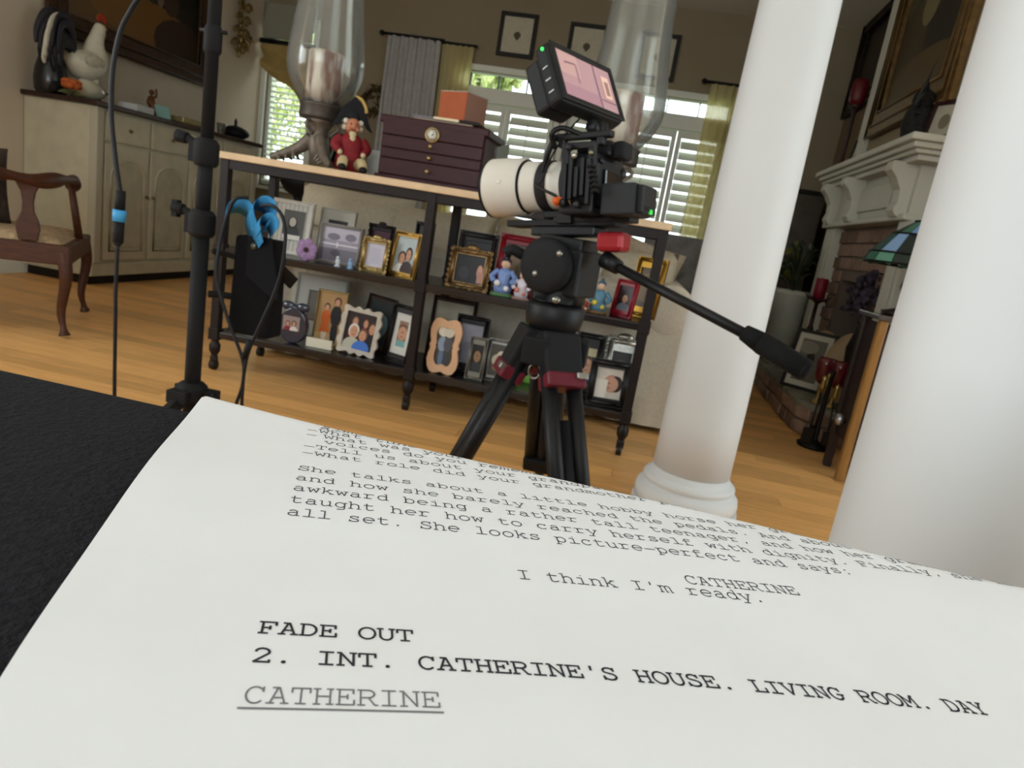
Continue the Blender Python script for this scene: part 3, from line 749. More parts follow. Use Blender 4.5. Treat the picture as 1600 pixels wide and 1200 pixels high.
picture_frame('small gold frame holding a white printed card', (563, 414), (603, 422), (585, 372), Yf + 0.01, S2, GOLD, 0.017, 'B9B6C4', [('r', .5, .2 + .09 * k, .55, .02, '9A97A8') for k in range(7)], style='ornate', group=gph)
picture_frame('gold frame angled sideways with photo of an embracing couple', (603, 422), (650, 434), (640, 364), Yf + 0.02, S2, mat('B08C4A', 0.3, .85), 0.015, 'A5B0B2', bust(.35, .0, .5, .62, 'D8D6D0') + bust(.66, .05, .45, .7, '3A2A26', '1B1210'), yaw=-0.45, group=gph)
picture_frame('plain black frame turned away beside the middle post of console', (640, 432), (668, 437), (655, 346), Ym + 0.06, S2, FB, 0.02, '151517', [], yaw=0.2, group=gph)
# left bay, lower shelf
picture_frame('wide white triple mat frame behind the photo of two children', (450, 545), (528, 560), (490, 430), Yb, S3, mat('A9AAA4', 0.6), 0.012, '5A5A56', [('r', .5, .5, .8, .8, '6E6A62')], 0.05, 'B2B3AD', group=gph)
picture_frame('gold edged photo of a girl in orange and boy in black', (487, 526), (534, 534), (516, 455), Yf + 0.05, S3, mat('8F7A50', 0.4, .5), 0.006, 'A58358', [('r', .5, .1, 1, .25, 'B29568')] + person(.33, .08, .70, 'C4622C', 'D8C8B0', '33221A', skirt=True) + person(.68, .05, .86, '17171C', '15151A', '5A3A26'), group=gph)
picture_frame('white wavy edged frame with group photo, person in blue', (522, 548), (586, 562), (560, 480), Yf, S3, mat('B5ADA2', 0.55, 0, 0.15, 40, 0.1), 0.026, '2A1F20', bust(.30, .40, .32, .50, '8A2A2A', '7A5A48') + bust(.66, .42, .30, .48, '6A2428', '5A3A2A') + bust(.90, .22, .40, .62, '1B1B20', '4A332A') + bust(.32, .0, .55, .72, 'A9AC9C', 'C9C5BE') + bust(.64, .0, .50, .62, '3F6FC0', '6A4A3A'), style='wavy', roll=0.05, group=gph)
picture_frame('dark framed photo leaning behind the white wavy frame', (556, 548), (600, 556), (582, 461), Yb - 0.02, S3, FDW, 0.014, '1F2A28', [('e', .35, .5, .4, .4, '3A4A48'), ('e', .65, .45, .3, .5, '6A8088')], roll=0.1, group=gph)
picture_frame('black frame with white mat turned sideways by the middle post', (597, 556), (640, 572), (632, 478), Yf + 0.02, S3, FB, 0.02, '8A6A58', bust(.5, .0, .8, .8, '6FA0A0', '6A4A38'), 0.022, 'C9C8C2', yaw=-0.4, group=gph)
# right bay, upper shelf
picture_frame('ornate bronze scrollwork frame with dark photo, right shelf bay', (698, 444), (760, 456), (732, 389), Yf + 0.01, S2, BRONZE, 0.024, '17151A', [('e', .3, .35, .4, .5, '2A2830'), ('e', .85, .45, .22, .5, 'B98A78'), ('r', .88, .25, .2, .4, 'A87A70')], style='ornate', group=gph)
picture_frame('dark wood frame standing behind the bronze scrollwork frame', (706, 440), (766, 452), (740, 362), Yb - 0.02, S2, mat('2A2728', 0.45), 0.03, '1B1A1E', [], group=gph)
picture_frame('tall deep red frame behind the blue and white figurine', (768, 455), (836, 468), (800, 366), Ym + 0.03, S2, FRED, 0.03, '3A261C', [('e', .4, .5, .5, .5, '6A5030'), ('e', .7, .4, .4, .5, '4A3A20')], group=gph)
picture_frame('small red frame leaning at right end of upper shelf', (953, 490), (985, 498), (972, 436), Yf + 0.03, S2, FRED, 0.016, '201014', bust(.5, .1, .5, .6, '6A7078', '1B1210'), yaw=-0.5, group=gph)
picture_frame('large gold frame angled at the right end post of console', (976, 494), (1020, 506), (1010, 402), Ym + 0.05, S2, mat('9A7530', 0.35, .8), 0.022, '5A4626', [('e', .5, .5, .6, .6, '7A6030')], yaw=-0.45, group=gph)
# right bay, lower shelf
fr = picture_frame('peach scalloped frame with photo of two people', (664, 580), (712, 588), (692, 497), Yf - 0.02, S3, mat('CDA583', 0.6, 0, 0.06, 30), 0.03, '4E4A44', person(.33, .02, .86, '8A9AB0', '5F7896', '8A6A50') + person(.68, .02, .86, '55565E', '45474E', '5A4030') + [('e', .33, .86, .26, .26, 'D2CCC0'), ('e', .68, .86, .26, .26, 'C9C3B4')], style='scallop', lean=0.06, group=gph)
picture_frame('black frame with pale lavender photo behind the peach frame', (702, 572), (752, 582), (735, 494), Ym, S3, FB, 0.022, 'A19EAA', [('e', .5, .3, .5, .5, '8A8794')], group=gph)
picture_frame('wide dark frame with cream photo high behind the peach frame', (662, 562), (730, 576), (695, 464), Yb, S3, FDW, 0.016, 'A79F8C', [('r', .5, .2, 1, .4, '3A2A26'), ('e', .3, .45, .3, .3, '5A3A30')], group=gph)
picture_frame('small silver frame with dark photo right of the peach frame', (727, 580), (754, 586), (742, 527), Yf, S3, mat('6A675E', 0.35, .7), 0.013, '15140F', bust(.5, .1, .5, .7, '2A2A28', '15100C', '8A6A48'), group=gph)
picture_frame('square silver frame with photo of yellow and white flowers', (756, 582), (796, 592), (778, 531), Yf + 0.04, S3, mat('6E6C68', 0.3, .7), 0.014, '4A4438', [('e', .4, .5, .35, .35, 'C9BFA0'), ('e', .6, .4, .3, .3, 'A89868'), ('e', .55, .65, .25, .25, 'D5CDB8'), ('e', .35, .3, .2, .2, '8A7A40')], group=gph)
picture_frame('lime green frame with pale photo behind the left tripod leg', (806, 590), (840, 597), (824, 500), Ym + 0.03, S3, mat('6FA83E', 0.5), 0.014, 'C9B8B4', [], group=gph)
picture_frame('black frame with small blue and cream photo right of tripod', (886, 610), (930, 620), (912, 520), Ym + 0.02, S3, FB, 0.028, 'B9B08A', bust(.5, .0, .7, .7, '2F55A0', '4A3A2A'), group=gph)
picture_frame('ornate silver frame with dark photo at right end of lower shelf', (932, 622), (984, 632), (960, 528), Ym + 0.04, S3, SILVER, 0.03, '2A2622', [('e', .5, .4, .5, .6, '4A443C')], style='ornate', group=gph)
picture_frame('black frame with white mat and photo of a sleeping baby', (912, 640), (974, 652), (945, 562), Yf - 0.01, S3, FB, 0.028, 'C5BFB4', [('e', .62, .5, .5, .55, 'B08470'), ('e', .78, .5, .4, .5, '2A1D18'), ('e', .6, .48, .42, .46, 'BE917C'), ('e', .52, .5, .06, .04, '5A3A30'), ('e', .5, .36, .10, .05, '9A5A50'), ('r', .2, .3, .5, .6, 'D5D2CA')], roll=-0.03, group=gph)

# small ornaments on the shelves
fl = at(480, 392, Yf - 0.03)
r_ = thing('silk_flower', 'purple silk flower lying against the pale landscape frame', 'flower', (fl.x, Yf - 0.035, S2))
q = MB()
for k in range(6):
    a = 2 * PI * k / 6 + .3
    q.ball((0.026 * math.cos(a), 0, 0.045 + 0.026 * math.sin(a)), 0.022, 10, 0, None, (1, .35, 1))
q.build('petals', mat('8A7096', 0.7, 0, 0.3, 60), r_)
q = MB(); q.ball((0, -0.008, 0.045), 0.010, 10); q.build('flower_centre', mat('3A2A2A', 0.7), r_)
q = MB(); q.tube([(0, 0.004, 0.02), (0.01, 0.006, 0.002)], 0.003, 6); q.build('stem', mat('4A5A3A', 0.7), r_)
for (x, c, lb) in ((528, 'B9C2C8', 'tiny white bird ornament before the pale landscape frame'), (548, '7FA0C0', 'tiny light blue ornament before the pale landscape frame')):
    p_ = at(x, 408, Yf - 0.03)
    r_ = thing('small_ornament', lb, 'ornament', (p_.x, Yf - 0.03, S2))
    q = MB(); q.lathe([(0.012, 0), (0.013, 0.004), (0.006, 0.008), (0.011, 0.018), (0.009, 0.028), (0.003, 0.034)], 12); q.build('body', mat(c, 0.3), r_); q = MB(); q.ball((0, -0.003, 0.036), 0.007, 10); q.build('head', mat(c, 0.3), r_)
# navy blue jar shaped frame with round photo
p_ = at(458, 525, Yf - 0.0)
r_ = thing('blue_photo_holder', 'navy blue ceramic photo holder with bow, beside the black pouch', 'picture frame', (p_.x, Yf - 0.0, S3), 0, gph)
q = MB(); q.prism(ring(0, 0.075, 0.062, 0.075, 28), 0.03, T(0, -0.015, 0))
for sx in (-1, 1): q.ball((sx * 0.032, 0, 0.155), 0.028, 10, 0, None, (1.2, .5, .7))
q.ball((0, -0.004, 0.15), 0.014, 10)
q.build('holder', mat('1A2438', 0.22, 0, 0, 20, 0, 0.5), r_, 0.004)
photo_mesh(0.075, 0.06, '8A7A78', bust(.3, .0, .6, .7, '7A2A38') + bust(.68, .0, .6, .75, 'C9C2BC'), T(-0.005, -0.017, 0.055), r_)
# white plaque in front of the two children
p_ = at(503, 528, Yf + 0.02)
q = MB(); q.box((0, 0, 0.02), (0.115, 0.012, 0.04)); q.box((0, 0.012, 0.003), (0.115, 0.03, 0.006)); r_ = q.build('white_plaque', mat('CFC9B6', 0.5), None, 0.002); r_.location = (p_.x, Yf + 0.0, S3); tag(r_, 'blank white plaque standing below the photo of two children', 'plaque')
def figurine(label, px, Y, zb, h, cols, seed, name='figurine'):
    p_ = at(px, 450, Y); rr = random.Random(seed)
    r_ = thing(name, label, 'figurine', (p_.x, Y, zb)); s = h / 0.14
    q = MB(); q.lathe([(0.035 * s, 0), (0.036 * s, 0.006 * s), (0.03 * s, 0.012 * s)], 18, None, 0, True, True, 1.2, .8); q.build('base', mat(cols[3], 0.4), r_)
    q = MB(); q.lathe([(0.03 * s, 0.011 * s), (0.034 * s, 0.03 * s), (0.022 * s, 0.06 * s), (0.026 * s, 0.085 * s), (0.012 * s, 0.098 * s)], 16, None, 0, True, True, 1, .8)
    for sx in (-1, 1): q.tube(smooth_path([(sx * .022 * s, 0, .088 * s), (sx * .042 * s, -.008 * s, .066 * s), (sx * .030 * s, -.026 * s, .05 * s)], 4), [.010 * s] * 8 + [.007 * s], 8)
    q.build('robe', mat(cols[0], 0.35, 0, 0.3, 60), r_)
    q = MB(); q.ball((0, -.002 * s, .112 * s), .017 * s, 12); q.ball((0, -.019 * s, .110 * s), .004 * s, 6)
    q.build('head', mat(cols[1], 0.5), r_)
    q = MB(); q.ball((0, .004 * s, .122 * s), .018 * s, 12, 0, None, (1.05, 1, .75)); q.lathe([(.013 * s, .128 * s), (.008 * s, .136 * s), (.002 * s, .148 * s)], 10); q.build('cap', mat(cols[2], 0.4), r_)
    q = MB(); q.ball((-.016 * s, -.03 * s, .045 * s), .012 * s, 8); q.ball((.018 * s, -.028 * s, .03 * s), .010 * s, 8); q.build('trim', mat(cols[4], 0.4), r_)
    return r_
figurine('blue and white figurine standing before the tall red frame', 785, Yf, S2, 0.155, ('6E86B8', 'C9A890', '2A2A38', '4E7048', 'D5D5DA'), 1)
figurine('pale pink and white figurine touching the tripod head outline', 815, Yf - 0.01, S2, 0.115, ('C4BEC8', 'C9A890', '7A6A80', '8A7068', 'C07A6A'), 2)
figurine('teal and yellow figurine beside the small red frame', 940, Yf, S2, 0.13, ('4E7890', 'C9A890', '46586A', '6A5030', 'C2B040'), 3)
r_ = figurine('small brown and red figurine low at right of tripod head', 918, Yf - 0.02, S2, 0.06, ('8A4030', 'C9A890', 'A07040', '6A4A30', 'D8C8B0'), 4)
p_ = at(973, 600, Yf + 0.03)
r_ = thing('gilt_ornament', 'small gilt curled ornament beside the baby photo frame', 'ornament', (p_.x + 0.035, Yf + 0.05, S3)); q = MB(); q.lathe([(.02, 0), (.022, .006), (.008, .02), (.006, .05), (.015, .07), (.004, .09)], 14); q.tube([(0.018 * math.cos(t * 7) * (1 - t * .6), 0, 0.1 + .018 * math.sin(t * 7) * (1 - t * .6)) for t in np.linspace(0, 1, 14)], .004, 6); q.build('scroll', GOLD, r_)

# ---- things on the console top
def hurricane(label, x, y, brown=True):
    r_ = thing('hurricane_lamp', label, 'candle lamp', (x, y, CZ), 0.97)
    pew = mat('6E645A', 0.5, 0.35, 0.3, 40, 0.2)
    q = MB()
    q.lathe([(.030, .03), (.036, .06), (.045, .10), (.040, .13), (.036, .15), (.052, .175), (.066, .19)], 22)
    for k in range(3):
        a = 2 * PI * k / 3 + .25; c, s = math.cos(a), math.sin(a)
        # sweeping acanthus foot ending in a scroll
        pth = smooth_path([(.03 * c, .03 * s, .115), (.07 * c, .07 * s, .075), (.12 * c, .12 * s, .045), (.165 * c, .165 * s, .025), (.185 * c, .185 * s, .013)], 5)
        q.tube(pth, [.030 - .018 * i / (len(pth) - 1) for i in range(len(pth))], 10)
        q.tube([(c * (.178 + .014 * math.cos(t)), s * (.178 + .014 * math.cos(t)), .018 + .014 * math.sin(t)) for t in np.linspace(-1.5, 4.5, 14)], [.007 - .0002 * i for i in range(14)], 6)
        for j, d in enumerate((.08, .11, .14)):
            px_, py_ = -s, c
            for sg in (-1, 1):
                q.tube(smooth_path([(d * c, d * s, .06 - j * .013), ((d + .012) * c + sg * .022 * px_, (d + .012) * s + sg * .022 * py_, .045 - j * .012), ((d + .005) * c + sg * .034 * px_, (d + .005) * s + sg * .034 * py_, .022 - j * .005)], 3), [.010, .010, .009, .008, .007, .006, .004], 6)
        a2 = a + PI / 3
        q.tube(smooth_path([(.05 * math.cos(a2), .05 * math.sin(a2), .19), (.075 * math.cos(a2), .075 * math.sin(a2), .165), (.055 * math.cos(a2), .055 * math.sin(a2), .145), (.04 * math.cos(a2), .04 * math.sin(a2), .13)], 4), .008, 7)
    q.build('base', pew, r_)
    q = MB(); q.lathe([(.064, .188), (.086, .192), (.088, .20), (.086, .235), (.090, .242), (.090, .25), (.078, .252)], 32); tag(q.build('holder_ring', mat('4E4944', 0.45, .5), r_), 'dark pewter holder ring')
    q = MB()
    prof = [(.078, .253), (.100, .275), (.128, .315), (.146, .36), (.152, .40), (.150, .44), (.143, .50), (.134, .56), (.126, .62), (.120, .70), (.117, .78), (.118, .84)]
    q.lathe(prof, 48, cap=False); q.lathe([(r - .0035, z) for r, z in prof[::-1]], 48, cap=False); q.lathe([(.118, .84), (.1165, .843), (.1145, .84)], 48, cap=False)
    q.build('glass_shade', GLASS, r_, fix=False)
    cd = thing('pillar_candle', 'brown streaked pillar candle inside the %s' % ('first glass lamp beside the doll' if brown else 'second glass lamp behind the monitor'), 'candle', (x, y, CZ + .252), 0.3, 'pillar candles in the glass lamps')
    q = MB(); q.lathe([(.068, 0), (.070, .003), (.070, .19), (.066, .198), (.05, .19), (.01, .188)], 36)
    m_ = bpy.data.materials.get('candle_wax')
    if m_ is None:
        m_ = bpy.data.materials.new('candle_wax'); m_.use_nodes = True; nt = m_.node_tree; b = nt.nodes['Principled BSDF']
        tc = nt.nodes.new('ShaderNodeTexCoord'); mp = nt.nodes.new('ShaderNodeMapping'); mp.inputs['Scale'].default_value = (16, 16, 5); nz = nt.nodes.new('ShaderNodeTexNoise'); nz.inputs['Scale'].default_value = 1.0; nz.inputs['Detail'].default_value = 3
        rp = nt.nodes.new('ShaderNodeValToRGB'); e = rp.color_ramp.elements; e[0].position = .44; e[1].position = .60; e[0].color = (*lin('D8D0C6'), 1); e[1].color = (*lin('6E4438'), 1)
        nt.links.new(tc.outputs['Object'], mp.inputs['Vector']); nt.links.new(mp.outputs[0], nz.inputs['Vector']); nt.links.new(nz.outputs['Fac'], rp.inputs[0]); nt.links.new(rp.outputs[0], b.inputs['Base Color']); b.inputs['Roughness'].default_value = .45
        b.inputs['Subsurface Weight'].default_value = 0.15; b.inputs['Subsurface Radius'].default_value = (.02, .012, .008)
    q.build('wax', m_, cd)
    q = MB(); q.tube([(0, 0, .186), (.001, 0, .190), (.002, 0, .195)], .0012, 5); q.build('wick', BLACK, cd)
    return r_
hurricane('tall glass hurricane lamp on a pewter scroll foot beside the doll', -1.385, 2.80, True)
hurricane('tall glass hurricane lamp standing behind the camera monitor', -0.17, 2.80, False)

# doll in a black bicorne hat
d_ = thing('costume_doll', 'seated doll in red coat and black cocked hat with gold trim', 'doll', (-1.215, 2.735, CZ), 0.55)
RED = mat('7A1B22', 0.7, 0, 0.2, 60)
q = MB(); q.lathe([(.052, 0), (.060, .02), (.056, .06), (.046, .10), (.048, .125), (.03, .145), (.018, .155)], 20, None, 0, True, True, 1, .8)
for sx in (-1, 1): q.tube(smooth_path([(sx * .042, 0, .128), (sx * .064, -.015, .098), (sx * .045, -.045, .075)], 4), [.02, .02, .02, .019, .018, .017, .016, .015, .014], 10)
q.build('coat', RED, d_)
q = MB()
for sx in (-1, 1): q.tube(smooth_path([(sx * .03, -.03, .03), (sx * .035, -.085, .04), (sx * .04, -.10, .018)], 4), .02, 10)
q.build('breeches', mat('B4A27C', 0.7), d_)
for sx in (-1, 1):
    q = MB(); q.ball((sx * .04, -.115, .014), .02, 10, 0, None, (.8, 1.5, .7)); q.build('boot', BLACK, d_)
q = MB(); q.grid(lambda a, b: Vector((-.07 * math.cos(a * 2.2 - .4) * (.7 + .5 * b), .062 * math.sin(a * 2.2 - .4) * (.8 + .4 * b) + .005, .145 - .12 * b)), 14, 8); tag(q.build('cape', mat('2F4038', 0.8), d_, fix=False), 'dark green cape')
q = MB(); q.ball((0, -.004, .178), .031, 16, 0, None, (.92, .95, 1.1)); q.ball((0, -.036, .174), .0075, 8, 0, None, (.8, 1, 1)); q.ball((-.016, -.028, .165), .009, 8); q.ball((.016, -.028, .165), .009, 8)
for sx in (-1, 1): q.ball((sx * .029, 0, .177), .007, 8, 0, None, (.5, .8, 1.2))
q.build('head', mat('B5765A', 0.5), d_)
q = MB()
for sx in (-1, 1): q.ball((sx * .011, -.031, .184), .0035, 6)
q.build('eyes', BLACK, d_)
q = MB(); q.ball((0, -.033, .161), .006, 8, 0, None, (1.6, .5, .5)); q.build('mouth', mat('7A3028', 0.6), d_)
q = MB()
for k in range(9):
    a = PI * k / 8; q.ball((.030 * math.cos(a), .012 * math.sin(a) - .010, .194 + .004 * math.sin(a)), .011, 8)
for sx in (-1, 1): q.ball((sx * .031, .002, .172), .012, 8)
q.build('hair', mat('C9C4BA', 0.8), d_)
for c_, r_2, sc_2 in (((0, -.026, .148), .014, (1.1, .6, 1)), ((0, -.034, .132), .012, (1, .6, 1.2)), ((-.046, -.047, .072), .011, (1, 1, 1)), ((.046, -.047, .072), .011, (1, 1, 1))):
    q = MB(); q.ball(c_, r_2, 8, 0, None, sc_2); q.build('lace', mat('C2B48E', 0.8), d_)
q = MB()
out = [(-.068, .168), (-.05, .20), (-.035, .235), (0, .27), (.035, .235), (.05, .20), (.068, .168), (.05, .178), (.034, .198), (0, .21), (-.034, .198), (-.05, .178)]
out = [(x * 1.2, .17 + (z - .17) * 1.22) for x, z in out]; q.prism(out, .018, T(0, .014, 0)); q.prism([(x * .96, z - .002) for x, z in out], .014, T(0, -.014, 0)); q.ball((0, .008, .215), .036, 12, 0, None, (1, .8, 1.0))
q.build('hat', mat('101116', 0.7), d_, 0.003)
q = MB(); q.tube(smooth_path([(.0, -.002, .290), (.022, -.012, .282), (.040, -.014, .258), (.046, -.012, .236)], 4), .007, 8); tag(q.build('hat_trim', mat('B59A5E', 0.5, .4), d_), 'gold hat braid')
q = MB(); q.box((0.075, 0.06, 0.055), (.075, .012, .11)); r_ = q.build('greeting_card', mat('C9C9C4', 0.7), None, 0.001); r_.location = (-1.225, 2.80, CZ); tag(r_, 'white folded card standing between the doll and the wooden chest', 'card')

# burgundy jewellery chest with drawers
bx0, bx1 = -1.085, -0.655; by0, by1 = 2.70, 3.0; bz1 = 1.135
ch = thing('jewellery_chest', 'burgundy wooden drawer chest with round dial on console top', 'chest', ((bx0 + bx1) / 2, (by0 + by1) / 2, CZ))
BURG = mat('310E14', 0.4, 0, 0.3, 12, 0, 0, (1, 1, 10))
W_ = bx1 - bx0; D_ = by1 - by0; H_ = bz1 - CZ
q = MB(); q.box((0, 0.004, H_ / 2 - .008), (W_ - .012, D_ - .012, H_ - .03)); q.build('carcass', BURG, ch, 0.002)
q = MB(); q.box((0, 0, H_ - .014), (W_ + .012, D_ + .012, .03)); q.build('lid', BURG, ch, 0.006)
q = MB(); q.box((0, 0, .008), (W_ + .008, D_ + .008, .016)); q.build('plinth', BURG, ch, 0.003)
zz = .018
for k, hh in enumerate((.062, .038, .048, .052)):
    q = MB(); q.box((0, -D_ / 2 + .0, zz + hh / 2), (W_ - .022, .012, hh - .004)); dr = q.build('drawer', BURG, ch, 0.002)
    if k < 3:
        q = MB(); q.lathe([(.003, 0), (.003, .006), (.008, .011), (.008, .015), (.003, .018)], 12, T(-.0, -D_ / 2 - .006, zz + hh / 2) @ R3(PI / 2)); q.build('knob', GOLD, dr)
    zz += hh
q = MB(); q.lathe([(.029, 0), (.029, .006), (.024, .009), (.023, .006)], 28, T(0, -D_ / 2 - .006, H_ - .052) @ R3(PI / 2)); dl = q.build('dial_bezel', GOLD, ch)
q = MB(); q.lathe([(.0225, .0068), (.001, .0072)], 28, T(0, -D_ / 2 - .006, H_ - .052) @ R3(PI / 2)); q.build('dial_face', mat('D5D5CC', 0.3), dl)
q = MB(); q.ball((0, -D_ / 2 - .0135, H_ - .052), .003, 8); q.box((.004, -D_ / 2 - .0138, H_ - .046), (.0015, .001, .016), None); q.build('dial_hand', BLACK, dl)
q = MB(); q.prism([(0, .0), (.09, .03), (.09, .225), (0, .20)], .004, T(bx1 + .002, by1 - .10, CZ + .001) @ R3(0, 0, 1.25)); r_ = q.build('open_side_door', mat('8D938B', 0.4), None, 0.001); tag(r_, 'grey mirrored wing standing open at right side of wooden chest', 'mirror')
r_.parent = None
# papers and the orange box on the chest
def slab(name, label, cat, px0, px1, Y, z, d, h, c, yaw=0.0):
    a = at(*px0, Y); b = at(*px1, Y)
    q = MB(); q.box((0, 0, h / 2), (b.x - a.x, d, h)); o = q.build(name, mat(c, 0.6), None, min(.0015, h * .2)); o.location = ((a.x + b.x) / 2, Y + d / 2 - .01, z); o.rotation_euler = (0, 0, yaw); return tag(o, label, cat)
zt = CZ + H_ + .0012
slab('booklet', 'tan paperback lying flat, lowest on the wooden chest', 'book', (650, 170), (742, 178), 2.73, zt, .17, .007, '9A8878')
slab('booklet', 'grey booklet on the tan paperback, left of orange box', 'book', (648, 160), (700, 166), 2.74, zt + .0085, .15, .009, '6E6C72', .05)
slab('note_block', 'cream note block below the front of the orange box', 'notepad', (681, 165), (720, 172), 2.722, zt + .0085, .14, .010, 'D8C8A8')
slab('booklet', 'black booklet under the right half of orange box', 'book', (723, 170), (751, 176), 2.73, zt + .0085, .15, .012, '1B1412')
ob = thing('orange_box', 'burnt orange cube box with brown side on the wooden chest', 'box', (-0.80, 2.82, zt + .0215), -0.42)
q = MB(); q.box((0, 0, .052), (.135, .13, .104)); q.build('box_body', mat('8A6656', 0.6), ob, .002)
q = MB(); q.box((0, -.066, .052), (.133, .003, .102)); tag(q.build('front_panel', mat('A0522F', 0.65, 0, 0.08, 30), ob), 'burnt orange front')
q = MB(); q.box((0, 0, .1055), (.137, .132, .004)); q.build('lid', mat('A39B90', 0.6), ob, .001)

# ================================================================== sofa and chairs behind the console
LINEN = mat('B9AE98', 0.9, 0, 0.08, 60, 0.15)
LINENL = mat('C6BEAC', 0.9, 0, 0.08, 60, 0.15)
so = thing('sofa', 'cream fabric sofa standing with its back to the console', 'sofa', (-0.74, 3.5, 0))
q = MB(); q.span((-1.72, 3.09, 0.16), (0.255, 3.24, 0.64)); q.build('back', LINENL, so, 0.04, world=True)
q = MB(); q.span((-1.72, 3.10, 0.16), (0.255, 4.0, 0.36)); q.build('seat_base', LINEN, so, 0.02, world=True)
for x0, x1 in ((-1.74, -1.52), (0.055, 0.275)):
    q = MB(); q.span((x0, 3.085, 0.16), (x1, 4.0, 0.56)); q.cyl(((x0 + x1) / 2, 3.083, 0.55), ((x0 + x1) / 2, 4.0, 0.55), 0.112, n=24); q.build('arm', LINENL, so, 0.01, world=True)
N_ = 120
q = MB()
def skirt(a, b):
    # pleated skirt around the base, hanging to just above the floor
    P = [(-1.745, 3.078), (0.28, 3.078), (0.28, 4.01), (-1.745, 4.01)]
    t = a * 4; k = min(3, int(t)); f = t - k; p0 = P[k]; p1 = P[(k + 1) % 4]
    x = p0[0] + (p1[0] - p0[0]) * f; y_ = p0[1] + (p1[1] - p0[1]) * f
    wob = 0.006 * math.sin(f * (48 if k % 2 == 0 else 22) * 2) * b
    nx, ny = ((0, -1), (1, 0), (0, 1), (-1, 0))[k]
    return Vector((x + nx * wob, y_ + ny * wob, 0.30 - 0.275 * b))
q.grid(skirt, 240, 3); q.build('skirt', LINENL, so, world=True, fix=False)
def cushion(name, parent, c, d, m_, M=None, puff=1.0):
    q = MB(); a, b, h = d[0] / 2, d[1] / 2, d[2] / 2
    def f(u, v, sgn):
        x = 2 * u - 1; z = 2 * v - 1
        e = max(0.0, (1 - x ** 4) * (1 - z ** 4)) ** 0.45 * puff
        pinch = 1 - 0.06 * (1 - x * x) * abs(z) ** 6 - 0.06 * (1 - z * z) * abs(x) ** 6
        return Vector((x * a * (1 - 0.06 * (1 - z * z) * 1.0 * 0 + 0) * pinch, sgn * b * e, z * h * pinch))
    MM = T(c) @ (M or Matrix())
    for s_ in (-1, 1):
        V = [MM @ f(i / 14, j / 14, s_) for i in range(15) for j in range(15)]
        F = [(i * 15 + j, (i + 1) * 15 + j, (i + 1) * 15 + j + 1, i * 15 + j + 1) for i in range(14) for j in range(14)]
        q.add(V, F, 0, None, True)
    return q.build(name, m_, parent, world=True)
for k, (x, w_, z, dz) in enumerate(((-1.44, .60, .60, .50), (-0.98, .56, .59, .46), (-0.42, .60, .60, .48), (0.0, .36, .58, .42))):
    cushion('back_cushion', so, (x, 3.36, z), (w_, .24, dz), LINEN, R3(-.12, 0.03 * (-1) ** k, 0))
for x in (-1.15, -0.42): 
    q = MB(); q.span((x - .36, 3.27, .36), (x + .36, 3.98, .48)); q.build('seat_cushion', LINEN, so, .03, world=True)
FUR = mat('B2A48F', 0.95, 0, 0.3, 120, 0.6)
for px, py, lb in ((818, 352, 'fuzzy cream throw pillow on the sofa below the telephoto lens'), (1018, 356, 'fuzzy cream throw pillow on the sofa seen under console right end')):
    p_ = at(px, py, 3.42)
    o = cushion('throw_pillow', None, (0, 0, 0), (.34, .16, .34), FUR, R3(-.25, .2, 0)); o.location = (p_.x, 3.56, .69); o.location.z = .66; tag(o, lb, 'pillow', 'throw pillows on the sofa')
# grey tufted armchair
GREY = mat('767472', 0.8, 0, 0.15, 60, 0.1)
tc = thing('tufted_armchair', 'dark grey button tufted armchair behind sofa beside the white column', 'armchair', (0.34, 4.95, 0), 0)
q = MB()
def tuft(u, v):
    x = (u - .5) * .66; z = .36 + .54 * v
    i = u * 6; j = v * 5
    d = 0.03 * abs(math.sin(PI * (i + j) / 1.0 * .5)) * abs(math.sin(PI * (i - j) * .5))
    return Vector((x, -.10 - d - .05 * math.sin(PI * v), z))
V = [tuft(a / 48, b / 40) for a in range(49) for b in range(41)]
F = [(a * 41 + b, (a + 1) * 41 + b, (a + 1) * 41 + b + 1, a * 41 + b + 1) for a in range(48) for b in range(40)]
q.add(V, F, 0, None, True); q.box((0, -.02, .63), (.68, .16, .56)); q.build('back', GREY, tc, 0)
q = MB(); q.box((0, -.42, .34), (.56, .62, .18)); q.build('seat', GREY, tc, .03)
for sx in (-1, 1):
    q = MB(); q.box((sx * .34, -.40, .38), (.12, .66, .40)); q.cyl((sx * .34, -.73, .58), (sx * .34, -.07, .58), .07, n=18); q.build('arm', GREY, tc, .015)
for sx in (-1, 1):
    for y_ in (-.68, .0):
        q = MB(); q.cyl((sx * .30, y_, .19), (sx * .31, y_, 0), .025, .014); q.build('leg', DARKWOOD, tc)

